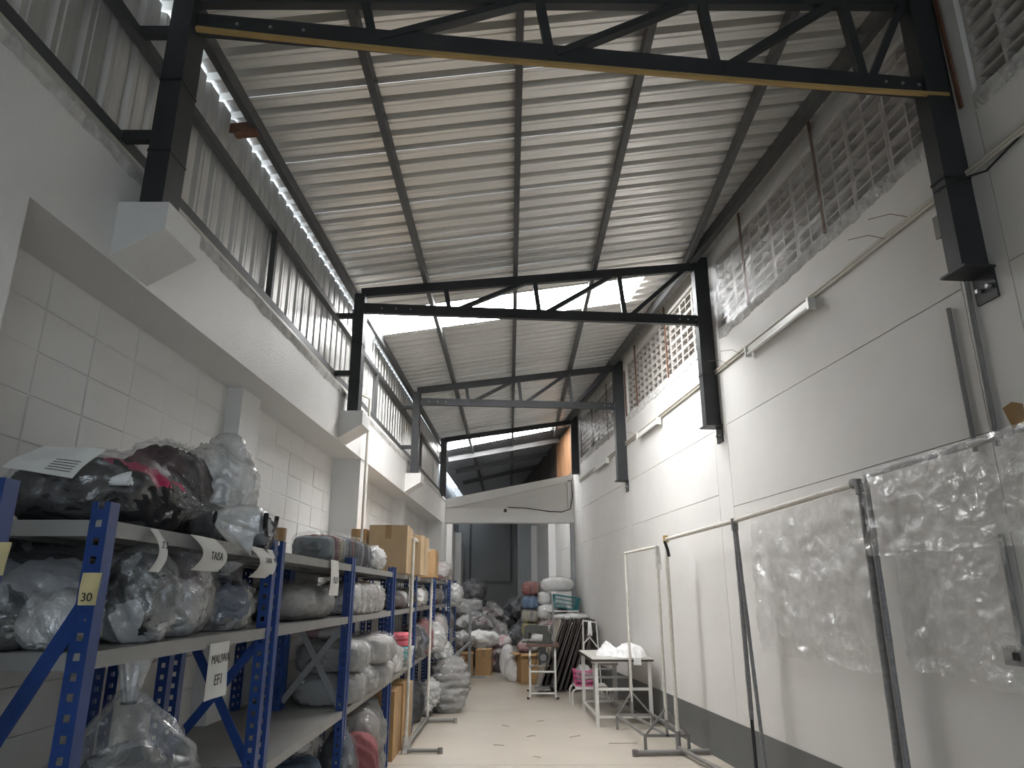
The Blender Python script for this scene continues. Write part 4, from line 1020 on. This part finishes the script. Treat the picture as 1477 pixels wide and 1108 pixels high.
# right, nearest: second pipe rack with its plastic
g = empty('garment_rack', (XR(3.0, -.13), 3.0, 0)); tag(g, 'nearest grey wrapped pipe rack at the right edge, plastic draped over its bar', 'rack')
polyline('top_bar', [RW(4.33, 2.20, -.13), RW(1.6, 2.24, -.13)], .018, 'grey_wrap', g)
zz = np.linspace(0.02, 2.2, 40)
part(MB().tube([RW(4.33, z, -.13) for z in zz], .02, 10, rad=[.018 * (1 + .16 * nz((1, 0, z), 9, 4)) for z in zz]), 'pole', 'grey_wrap', g)
part(MB().tube([RW(1.6, z, -.13) for z in zz], .02, 10), 'pole', 'grey_wrap', g)

# ---- plastic sheets
def wsheet(name, label, y0, y1, zt0, zt1, zb0, zb1, off, mat, seed, amp=.014, nu=90, nv=60, cat='plastic sheet', tape=False):
    def fn(u, v):
        y = y0 + (y1 - y0) * u; zt = zt0 + (zt1 - zt0) * u; zb = zb0 + (zb1 - zb0) * u + .02 * nz((y, 0, 0), 6, seed)
        z = zt + (zb - zt) * v
        d = amp * nz((y, 0, z), 3.2, seed) + amp * .8 * (1 - 2 * abs(nz((y, 0, z), 6.5, seed + 3))) + amp * .45 * (1 - 2 * abs(nz((y, 0, z), 15, seed + 6)))
        d += amp * .9 * math.sin(y * 21 + 1.3 * math.sin(z * 2)) * v * .6
        if mat == 'wrap_film': d += .011 * (1 - 2.4 * abs(noise.noise(Vector((y * 1.6 + seed, (z + .22 * y) * 17, seed * 1.3))))) + .004 * noise.noise(Vector((y * 3 + seed, (z + .22 * y) * 44, 2)))
        return (XR(y, off) - d * (.35 + .65 * min(1, 4 * v)), y, z)
    return tag(MB().grid(fn, nu, nv).build(name, mat), label, cat)
wsheet('plastic_sheet', 'clear creased plastic sheet hanging from the long pipe rack', 4.46, 6.05, 2.15, 2.09, 1.05, 1.06, -.10, 'sheet_film', 3, .022)
wsheet('plastic_sheet', 'upper clear plastic sheet draped over the nearest pipe rack', 2.0, 4.30, 2.25, 2.215, 1.70, 1.72, -.165, 'sheet_film', 7, .024)
wsheet('plastic_sheet', 'lower clear plastic sheet hanging on the right wall behind the nearest rack', 3.45, 4.28, 1.76, 1.74, 1.06, 1.10, -.05, 'sheet_film', 12, .02)

# ---- white table with laundry
def R2(x, y, a, c): s_, c_ = math.sin(a), math.cos(a); return (c[0] + x * c_ - y * s_, c[1] + x * s_ + y * c_)
t = empty('work_table', (1.31, 9.72, 0), .03); tag(t, 'white topped work table with pale square legs by the right wall', 'table')
w, d, h = .74, 1.36, .76
MB().box((-w / 2, -d / 2, h - .012), (w / 2, d / 2, h)).build('table_top', 'melamine_top', t, at=(0, 0, 0))
MB().box((-w / 2 + .002, -d / 2 + .002, h - .036), (w / 2 - .002, d / 2 - .002, h - .012)).build('edge_band', 'table_edge', t, at=(0, 0, 0))
for sx in (-1, 1):
    for sy in (-1, 1):
        x, y = sx * (w / 2 - .05), sy * (d / 2 - .05)
        MB().box((x - .02, y - .02, 0), (x + .02, y + .02, h - .036)).build('leg', 'white_tube', t, at=(0, 0, 0))
for sy in (-1, 1):
    y = sy * (d / 2 - .05)
    MB().box((-w / 2 + .07, y - .012, .40), (w / 2 - .07, y + .012, .43)).build('stretcher', 'white_tube', t, at=(0, 0, 0))
    MB().box((-w / 2 + .07, y - .012, .10), (w / 2 - .07, y + .012, .125)).build('stretcher', 'white_tube', t, at=(0, 0, 0))
MB().box((-w / 2 + .038, -d / 2 + .07, .10), (-w / 2 + .062, d / 2 - .07, .125)).build('stretcher', 'white_tube', t, at=(0, 0, 0))
def heap(name, label, loc, size, seed, mat, cat, rz=0):
    def fn(u, v):
        x, y = (u - .5) * 2, (v - .5) * 2; r = math.sqrt(x * x + y * y)
        k = max(0, 1 - r ** 2.2)
        z = size[2] * k * (.75 + .5 * nz((x, y, 0), 1.3, seed)) + .035 * (1 - 2 * abs(nz((x, y, 0), 3.2, seed + 2))) * min(1, k * 3) + .012 * nz((x, y, 0), 9, seed)
        q = 1 if r < 1 else 1 / r
        return (x * size[0] / 2 * q, y * size[1] / 2 * q, max(.002, z))
    mb = MB().grid(fn, 60, 60); n = len(mb.v)
    o = mb.build(name, mat, at=(0, 0, 0)); o.location = loc; o.rotation_euler = (0, 0, rz)
    return tag(o, label, cat)
heap('laundry_heap', 'larger heap of white cloth at the front right of the white table', (1.44, 9.34, .762), (.46, .56, .17), 3, 'white_linen', 'cloth')
heap('laundry_heap', 'smaller peaked heap of white cloth in the middle of the white table', (1.20, 9.46, .762), (.30, .38, .15), 9, 'white_linen', 'cloth')
c = card('hanging_cloth', 'white cloth corner hanging over the front edge of the white table', 'cloth', (1.50, 9.035, .768), .09, .08, 'white_linen', face='y')
# ---- low bench and pink basket behind the table
t = empty('low_bench', (1.13, 11.0, 0)); tag(t, 'low white tube bench holding the pink basket behind the white table', 'bench')
for i, y in enumerate((10.85, 11.35)):
    part(MB().tube([(.86, y, 0), (.86, y, .15), (.88, y, .19), (.92, y, .21), (1.35, y, .21), (1.39, y, .19), (1.41, y, .15), (1.41, y, 0)], .014, 8), 'leg_frame', 'white_tube', t)
for x in (.95, 1.32): part(MB().tube([(x, 10.85, .21), (x, 11.35, .21)], .012, 8), 'rail', 'white_tube', t)
part(MB().box((.90, 10.86, .222), (1.37, 11.34, .232)), 'deck', 'melamine_top', t)
basket('plastic_basket', 'pink lattice basket on the low bench under the white table', (1.05, 11.08, .233), (.30, .36, .2), 'pink_plastic', bars=10)
soft('plastic_bag', 'grey polythene bag stuffed in the pink basket', 'bag', (1.05, 11.08, .25), (.22, .26, .25), 'cloth_bluegrey', 0, wr=.1, film_mat='milky_film', level=3)
t = empty('stool', (1.32, 10.55, 0)); tag(t, 'small dark topped stool with pale legs under the white table', 'stool')
part(MB().box((1.12, 10.42, .56), (1.46, 10.72, .585)), 'seat', 'beige_board', t)
for x in (1.15, 1.43):
    for y in (10.45, 10.69): part(MB().box((x - .014, y - .014, 0), (x + .014, y + .014, .56)), 'leg', 'white_tube', t)
for z in (.16, .5): part(MB().box((1.15, 10.44, z), (1.43, 10.46, z + .025)), 'stretcher', 'white_tube', t)
# ---- white folding frame behind the table
t = empty('drying_frame', (1.20, 11.75, 0)); tag(t, 'white folding tube frame standing behind the white table', 'frame')
for a, b in (((1.12, 11.7, 0), (1.12, 11.75, 1.10)), ((1.38, 11.7, 0), (1.33, 11.75, 1.07)), ((1.12, 12.0, 0), (1.12, 11.75, 1.10)), ((1.12, 11.75, 1.10), (1.33, 11.75, 1.07)), ((1.22, 11.75, 1.05), (1.22, 11.75, .85)), ((1.22, 11.75, .85), (1.12, 11.73, .76)), ((1.22, 11.75, .85), (1.34, 11.73, .70))):
    part(MB().tube([a, b], .012, 8), 'tube', 'white_tube', t)
mb = MB(); v, f = tail_mesh((1.22, 11.74, 1.09), (0, -.02, -1), .18, .02, .04, 8); mb.add(v, f, True); part(mb, 'rag', 'white_linen', t)
# ---- sewing machine table
t = empty('sewing_table', (.47, 11.8, 0), -.02); tag(t, 'dark topped sewing table on white tube legs', 'table')
MB().box((-.25, -.46, .735), (.25, .58, .765)).build('table_top', 'machine_wood', t, at=(0, 0, 0))
for x in (-.19, .19):
    MB().tube([(x, -.40, .03), (x, -.40, .66), (x, -.37, .715), (x, -.3, .73), (x, .40, .73), (x, .48, .715), (x, .5, .66), (x, .5, .03)], .017, 10).build('leg_frame', 'white_tube', t, at=(0, 0, 0))
    for y in (-.40, .5):
        MB().tube([(x - (.03 if x < 0 else -.03), y, 0), (x - (.03 if x < 0 else -.03), y, .03)], .02, 8).build('caster', 'black_plastic', t, at=(0, 0, 0))
        MB().tube([(x, y, .03), (x + (-.03 if x < 0 else .03), y, .03)], .016, 8).build('caster_arm', 'white_tube', t, at=(0, 0, 0))
for y in (-.40, .5):
    for z in (.08, .38): MB().tube([(-.19, y, z), (.19, y, z)], .014, 8).build('cross_tube', 'white_tube', t, at=(0, 0, 0))
MB().box((-.12, -.25, .10), (.12, .05, .125)).build('treadle', 'pipe_grey', t, at=(0, 0, 0))
m_ = MB().tube([(.02, .0, .55), (.02, .22, .55)], .085, 16); m_.box((-.02, .03, .6), (.06, .19, .735)); m_.build('motor', 'machine_grey', t, at=(0, 0, 0))
MB().tube([(.02, -.03, .55), (.02, 0, .55)], .05, 14).build('pulley', 'grey_steel', t, at=(0, 0, 0))
MB().tube([(-.18, -.42, .6), (-.22, -.44, .5), (-.16, -.43, .42), (-.1, -.42, .5), (-.08, -.4, .7)], .006, 6).build('cable', 'black_cable', t, at=(0, 0, 0))
MB().tube([(.1, -.2, .7), (.05, -.3, .4), (.12, -.3, .12)], .006, 6).build('cable', 'black_cable', t, at=(0, 0, 0))
s_ = empty('sewing_machine', (.52, 11.66, .766), .95); tag(s_, 'grey industrial sewing machine on the dark topped sewing table', 'sewing machine')
MB().box((-.10, -.10, 0), (.09, .38, .03)).build('bed', 'machine_grey', s_, at=(0, 0, 0))
MB().prism([(-.04, -.08, .03), (-.04, .03, .03), (-.04, .02, .13), (-.04, .30, .15), (-.04, .30, .06), (-.04, .37, .06), (-.04, .37, .24), (-.04, .30, .27), (-.04, -.05, .26), (-.04, -.09, .22)], (.09, 0, 0)).build('arm', 'machine_grey', s_, at=(0, 0, 0))
MB().tube([(.005, -.115, .2), (.005, -.085, .2)], .07, 20).build('handwheel', 'grey_steel', s_, at=(0, 0, 0))
MB().tube([(.005, -.125, .2), (.005, -.115, .2)], .025, 12).build('wheel_hub', 'pipe_grey', s_, at=(0, 0, 0))
MB().tube([(.005, .335, .01), (.005, .335, .06)], .006, 6).build('needle_bar', 'grey_steel', s_, at=(0, 0, 0))
MB().tube([(.0, -.09, .17), (.06, -.06, .0)], .007, 6).build('belt', 'black_cable', s_, at=(0, 0, 0))
s2 = empty('thread_stand', (.64, 11.55, .766)); tag(s2, 'tall metal thread stand on the corner of the sewing table', 'thread stand')
MB().tube([(0, 0, 0), (0, 0, .66)], .012, 8).build('rod', 'grey_steel', s2, at=(0, 0, 0))
MB().tube([(-.09, 0, .34), (.07, 0, .34)], .007, 8).build('spool_arm', 'grey_steel', s2, at=(0, 0, 0))
MB().tube([(-.07, 0, .58), (.05, 0, .6)], .005, 8).build('guide_arm', 'grey_steel', s2, at=(0, 0, 0))
MB().tube([(-.07, 0, .345), (-.07, 0, .43)], .02, 10, rad=[.026, .016]).build('spool', 'pipe_grey', s2, at=(0, 0, 0))
MB().tube([(-.09, .02, 0), (-.02, .01, .3)], .005, 6).build('stay', 'pipe_grey', s2, at=(0, 0, 0))
# ---- boards leaning on the right wall
for k in range(8):
    x0, x1, yb = .40 + .085 * k, .80 + .078 * k, 12.22
    mb = MB(); nx = Vector((.94, 0, -.34)) * .022
    a0, a1 = Vector((x0, yb, 0)), Vector((x1, yb, 1.10))
    dy = Vector((0, 1.15, 0)) if k == 0 else Vector((-.0, 1.0, 0))
    ps = [a0, a1, a0 + dy, a1 + dy]
    mb.hexa([ps[0], ps[1], ps[2], ps[3], ps[0] + nx, ps[1] + nx, ps[2] + nx, ps[3] + nx])
    tb = empty('folding_table_top', ((x0 + x1) / 2, yb + .5, 0)); tag(tb, 'beige faced folding table leaning against the stacked boards, leftmost' if k == 0 else 'dark edged folding table leaning by the right wall, %s from the left' % ['', 'second', 'third', 'fourth', 'fifth', 'sixth', 'seventh', 'eighth'][k], 'folding table', 'folding tables leaning by the right wall')
    part(mb, 'board', 'beige_board' if k == 0 else 'brown_board', tb)
    off = nx * 1.05
    part(MB().bar(a0 + off + Vector((.012, -.006, .03)), a1 + off + Vector((.012, -.006, -.03)), .03, .012), 'edge_rail', 'brown_board' if k % 2 else 'pipe_grey', tb)
# ---- cartons and sacks in the aisle at the far end
carton('open cardboard box on the aisle floor beside the sewing table', .10, .42, 13.3, 13.75, 0, .50, 'cardboard', .25, open_=True)
carton('orange cardboard box on the left of the far opening, left one', -1.0, -.76, 14.5, 15.0, 0, .44, 'cardboard', .05, open_=True)
carton('orange cardboard box on the left of the far opening, right one', -.70, -.40, 14.6, 15.1, 0, .46, 'cardboard', -.05)
soft('clothes_bag', 'tall white sack on the aisle floor left of the open cardboard box', 'bag', (-.08, 14.2, 0), (.30, .34, .62), 'cloth_white', 0, film_mat=None, wr=.06, boxy=2.4)
soft('clothes_bag', 'shorter white sack in front of the tall white one on the aisle floor', 'bag', (.02, 13.7, 0), (.26, .3, .44), 'cloth_white', .3, film_mat=None, wr=.08, boxy=2.3)
soft('clothes_bag', 'crumpled clear bag resting on the open cardboard box', 'bag', (.30, 13.6, .49), (.42, .4, .22), 'cloth_pinkwhite', .3, film_mat='clear_film', wr=.12, boxy=2.1)
# bale wall
cw = [('white wrapped bale on the floor of the bale stack', (.62, 14.0, 0), (.62, .5, .30), 'cloth_white'), ('white wrapped bale second from the floor of the bale stack', (.66, 14.0, .28), (.60, .5, .30), 'cloth_white'),
      ('white frilly bale third from the floor of the bale stack', (.64, 13.95, .56), (.62, .5, .26), 'cloth_white'), ('large white bale fourth from the floor of the bale stack', (.78, 14.0, .80), (.56, .5, .27), 'cloth_pinkwhite'),
      ('large white bale under the teal crate in the bale stack', (.76, 14.0, 1.05), (.56, .5, .29), 'cloth_white'), ('small white bale beside the teal crate', (.62, 14.05, 1.32), (.26, .4, .24), 'cloth_white'),
      ('big white topmost bale above the teal crate', (.86, 14.05, 1.55), (.62, .46, .27), 'cloth_white')]
for lb, loc, sz, m in cw:
    soft('clothes_bale', lb, 'bale', loc, sz, m, random.uniform(-.05, .05), boxy=3.0, lump=.10, wr=.06, level=4, film_mat='clear_film', group='white bales stacked by the right jamb')
for i, (m, lb) in enumerate([('cloth_grey', 'grey'), ('fold_grey', 'dark grey'), ('fold_yellow', 'yellow'), ('fold_cream', 'cream'), ('fold_blue', 'blue'), ('fold_red', 'red')]):
    soft('clothes_bale', lb + ' folded clothes bale in the left column of the bale stack', 'bale', (.37, 14.3, .24 + .25 * i - (.24 if i == 0 else 0)), (.36, .45, .25 if i else .48), m, 0, boxy=3.5, lump=.08, wr=.05, level=4, film_mat='clear_film', group='coloured bales left of the white ones')
cr = basket('plastic_crate', 'teal lattice crate wedged in the bale stack', (.98, 13.72, 1.24), (.46, .36, .22), 'teal_plastic', .1, taper=.92, cat='crate', bars=14)
cr.rotation_euler = (0, math.radians(9), .1)
o = tag(MB().box((.66, 13.5, 1.19), (1.22, 13.95, 1.215)).build('cutting_board', 'white_plastic'), 'pale board under the teal crate in the bale stack', 'board')
soft('clothes_bag', 'dark bundle under the pale board beside the right jamb', 'bag', (1.02, 13.75, .96), (.34, .36, .22), 'cloth_dark', 0, wr=.06, film_mat='clear_film')
soft('plastic_bag', 'pale plastic spread over the leaning folding tables', 'bag', (1.02, 12.9, 1.07), (.62, .5, .09), 'cloth_white', 0, wr=.12, film_mat='milky_film', boxy=2.2)
# heaps in the back hall
random.seed(5)
hp = [('pale', 'cloth_white', 'clear_film', -.62, 15.5, .44, .62, .36), ('rose and grey', 'cloth_pinkwhite', 'clear_film', -.25, 15.9, .34, .5, .34), ('long grey', 'cloth_grey', 'clear_film', -.82, 16.0, .66, .8, .46),
      ('dim', 'cloth_greyplain', 'clear_film', -1.0, 16.6, .95, .7, .46), ('shadowy', 'cloth_dark', 'clear_film', -.95, 17.2, 1.1, .7, .65), ('red striped', 'cloth_mixed', 'clear_film', -.30, 15.3, 0, .36, .42),
      ('shiny grey', 'cloth_greyplain', 'clear_film', -.18, 15.8, .0, .45, .48), ('crumpled grey', 'cloth_grey', 'clear_film', -.45, 16.6, .5, .7, .5), ('slumped grey', 'cloth_grey', 'milky_film', -.98, 14.9, .44, .4, .34),
      ('ash grey', 'cloth_grey', 'clear_film', -.55, 17.3, .8, .6, .5), ('charcoal', 'cloth_dark', 'clear_film', -.05, 16.5, .35, .5, .4)]
for i, (cname, m, fm, x, y, z, w, h) in enumerate(hp):
    soft('clothes_bag', cname + ' clothes bag in the heap left of the back hall aisle', 'bag', (x, y, z), (w, .6, h), m, random.uniform(-.6, .6), film_mat=fm, wr=.10, lump=.5, level=4, boxy=2.1, group='bags heaped left in the back hall')
for i in range(14):
    x = -.30 + .13 * (i % 7) + random.uniform(-.05, .05); y = 17.2 + .9 * (i // 7) + random.uniform(-.2, .2)
    z = [0, .38][i // 7] + (.10 * (i % 7) if i < 7 else .12 * (i % 7))
    if i >= 7: z += .15
    soft('clothes_bag', 'dark bag in the shadowy heap of black sacks across the back hall', 'bag', (x, y, max(0, z - .05)), (.48, .5, .5), 'cloth_dark', random.uniform(0, 3), film_mat='clear_film', wr=.12, lump=.4, level=4, boxy=2.1, group='black sacks in the back hall')
# sacks that carry the heap
for i in range(6):
    x = -1.0 + .30 * i; y = 16.4 + .35 * (i % 3)
    soft('clothes_bag', 'dim grey sack at the foot of the heaps in the back hall', 'bag', (x, y, 0), (.5, .6, .55), 'cloth_greyplain', .2 * i, film_mat='clear_film', wr=.08, level=3, boxy=2.5, group='foot sacks in the back hall')

# ================================================================== WALL FITTINGS ON THE RIGHT
def wallpipe(name, label, pts, r, mat, cat='pipe', group=None):
    return tag(MB().tube([RW(y, z, -r - .004 + o) for (y, z, o) in pts], r, 8).build(name, mat), label, cat, group)
wallpipe('conduit', 'upper cream conduit running along the right wall', [(-3.2, 3.68, 0), (3.18, 3.64, 0)] + [(3.42, 3.64, 0), (9, 3.64, 0), (13.6, 3.62, 0)], .013, 'pvc_cream', 'conduit')
wallpipe('conduit', 'lower cream conduit running along the right wall', [(-3.2, 3.64, 0), (9, 3.605, 0), (13.6, 3.585, 0)], .011, 'pvc_cream', 'conduit')
wallpipe('conduit', 'grey vertical conduit nearest the first steel column', [(3.56, 2.99, 0), (3.56, 2.2, 0)], .013, 'pipe_grey', 'conduit')
wallpipe('conduit', 'grey vertical conduit dropping from the grey junction box', [(3.40, 3.36, 0), (3.41, 2.2, 0)], .014, 'pipe_grey', 'conduit')
wallpipe('conduit', 'short grey conduit ending at the switch box, below the draped plastic', [(3.50, 1.78, 0), (3.505, 1.27, 0)], .014, 'pipe_grey', 'conduit')
wallpipe('conduit', 'thin grey conduit under the switch box', [(3.50, 1.16, 0), (3.50, .2, 0)], .007, 'pipe_grey', 'conduit')
wallpipe('cable', 'black cable sloping down to the first steel column', [(2.9, 3.62, 0), (3.12, 3.56, -.02), (3.2, 3.55, -.13), (3.32, 3.56, -.15)], .006, 'black_cable', 'cable')
j = empty('junction_box', (XR(3.40), 3.40, 3.36)); tag(j, 'grey junction box beside the nearest right steel column', 'junction box')
part(rslab(MB(), 3.34, 3.46, 3.36, 3.48, -.075, 0), 'body', 'dark_steel', j); part(rslab(MB(), 3.335, 3.465, 3.355, 3.485, -.085, -.075), 'lid', 'pipe_grey', j)
j = empty('switch_box', (XR(3.49), 3.49, 1.18)); tag(j, 'small grey metal switch box at the right picture edge', 'switch box')
part(rslab(MB(), 3.41, 3.57, 1.18, 1.265, -.06, 0), 'body', 'grey_steel', j); part(rslab(MB(), 3.475, 3.505, 1.205, 1.24, -.068, -.06), 'switch', 'black_plastic', j)
for k, (y0, y1, lb) in enumerate([(4.82, 5.92, 'unlit fluorescent batten on the right wall, nearest one'), (8.5, 9.4, 'unlit fluorescent batten on the right wall, second one'), (11.2, 12.1, 'unlit fluorescent batten on the right wall, farthest one')]):
    t = empty('light_batten', (XR((y0 + y1) / 2), (y0 + y1) / 2, 3.54)); tag(t, lb, 'lamp', 'fluorescent battens on the right wall')
    part(rslab(MB(), y0, y1, 3.555, 3.60, -.055, -.025), 'housing', 'white_plastic', t)
    part(MB().tube([RW(y0 + .03, 3.535, -.06), RW(y1 - .03, 3.535, -.06)], .013, 10), 'tube', 'tube_white', t)
    for y in (y0 - .01, y1 - .02): part(rslab(MB(), y, y + .03, 3.515, 3.605, -.075, -.02), 'lampholder', 'white_plastic', t)
random.seed(8)
for k, (y, z1) in enumerate([(3.20, 4.75), (4.57, 4.97), (5.87, 4.93), (7.02, 4.93), (8.12, 4.92), (9.46, 4.9), (10.05, 4.7), (11.2, 4.85), (12.3, 4.85), (13.3, 4.8)]):
    o = tag(MB().bar(RW(y, 4.0, -.02), RW(y + .02, z1, -.02), .022, .014, up=(1, .1, 0)).build('batten', 'rust'), 'rusty brown vertical batten over the breeze blocks, %s from the camera' % ['first', 'second', 'third', 'fourth', 'fifth', 'sixth', 'seventh', 'eighth', 'ninth', 'tenth'][k], 'batten', 'rusty battens over the breeze blocks')
wsheet('plastic_film', 'stretched shiny clear film over the breeze blocks between the first two columns', 3.50, 6.66, 4.86, 4.86, 3.98, 3.96, -.034, 'wrap_film', 21, .004, 150, 130)
wsheet('plastic_film', 'shiny clear film over the far breeze blocks past the third column', 10.35, 13.6, 4.82, 4.8, 3.98, 3.98, -.028, 'wrap_film', 25, .004, 110, 110)
# loose wire ends
for k, (y, z) in enumerate([(3.72, 3.70), (3.95, 3.68), (6.1, 3.66), (6.4, 3.66), (9.6, 3.66)]):
    tag(MB().tube([RW(y, z - .06, -.02), RW(y + .1, z + .02, -.06), RW(y + .22, z + .05, -.12)], .0022, 5).build('wire_end', 'rust'), 'thin loose tie wire sticking out above the conduit, %s along the wall' % ['first', 'second', 'third', 'fourth', 'fifth'][k], 'wire', 'loose tie wires')
# brown paper scrap at the right edge
tag(MB().grid(lambda u, v: (XR(3.06 + .08 * u, -.15 - .03 * v * u), 3.06 + .08 * u, 2.24 + .10 * v - .04 * abs(u - .5)), 6, 6).build('paper_scrap', 'tape_brown'), 'crumpled brown tape scrap on the nearest rack bar at the right edge', 'tape')
# ---- far beam fittings
j = empty('speaker_box', (-.13, 14.28, 3.08)); tag(j, 'small white box with a black socket on the far cross beam', 'socket box')
part(MB().box((-.20, 14.25, 3.03), (-.07, 14.30, 3.165)), 'body', 'white_plastic', j); part(MB().box((-.165, 14.242, 3.07), (-.105, 14.25, 3.135)), 'socket', 'black_plastic', j)
tag(MB().tube([(-.10, 14.27, 3.17), (.3, 14.28, 3.155), (.75, 14.28, 3.09), (1.0, 14.28, 3.08), (1.17, 14.28, 3.14), (1.22, 14.28, 3.4), (1.20, 14.2, 3.7)], .011, 6).build('cable', 'black_cable'), 'black cable drooping along the far cross beam', 'cable')
tag(MB().box((.33, 14.345, 3.24), (.53, 14.36, 3.36)).build('patch_plate', 'white_plastic'), 'pale square plate on the far gable panel', 'plate')
tag(MB().tube([(XL(7.1, -1.69), 7.1, 1.75), (XL(7.1, -1.69), 7.1, 3.45), (XL(7.1, -1.78), 7.1, 3.5)], .014, 8).build('conduit', 'pvc_cream'), 'cream conduit rising on the broad white pilaster on the left', 'conduit')

# lint and thread scraps on the floor
random.seed(21)
for k, (px, py, ln) in enumerate([(780, 1040, .12), (830, 1062, .16), (765, 1062, .10), (728, 1047, .14), (900, 1072, .30), (775, 1092, .08), (720, 1075, .10)]):
    c_ = atz(px, py, .003); a_ = random.uniform(0, 3)
    pts = [c_ + Vector((math.cos(a_) * ln * (i / 6 - .5) + random.uniform(-.012, .012), math.sin(a_) * ln * (i / 6 - .5) + random.uniform(-.012, .012), 0)) for i in range(7)]
    tag(MB().tube(pts, .0025, 5).build('thread_scrap', 'pipe_grey'), 'dark thread scrap on the aisle floor, %s' % ['in front of the sewing table', 'left of the white table leg', 'in the middle of the aisle', 'farthest to the left', 'beside the A-frame feet', 'nearest the camera', 'left of the nearest one'][k], 'thread', 'thread scraps on the floor')
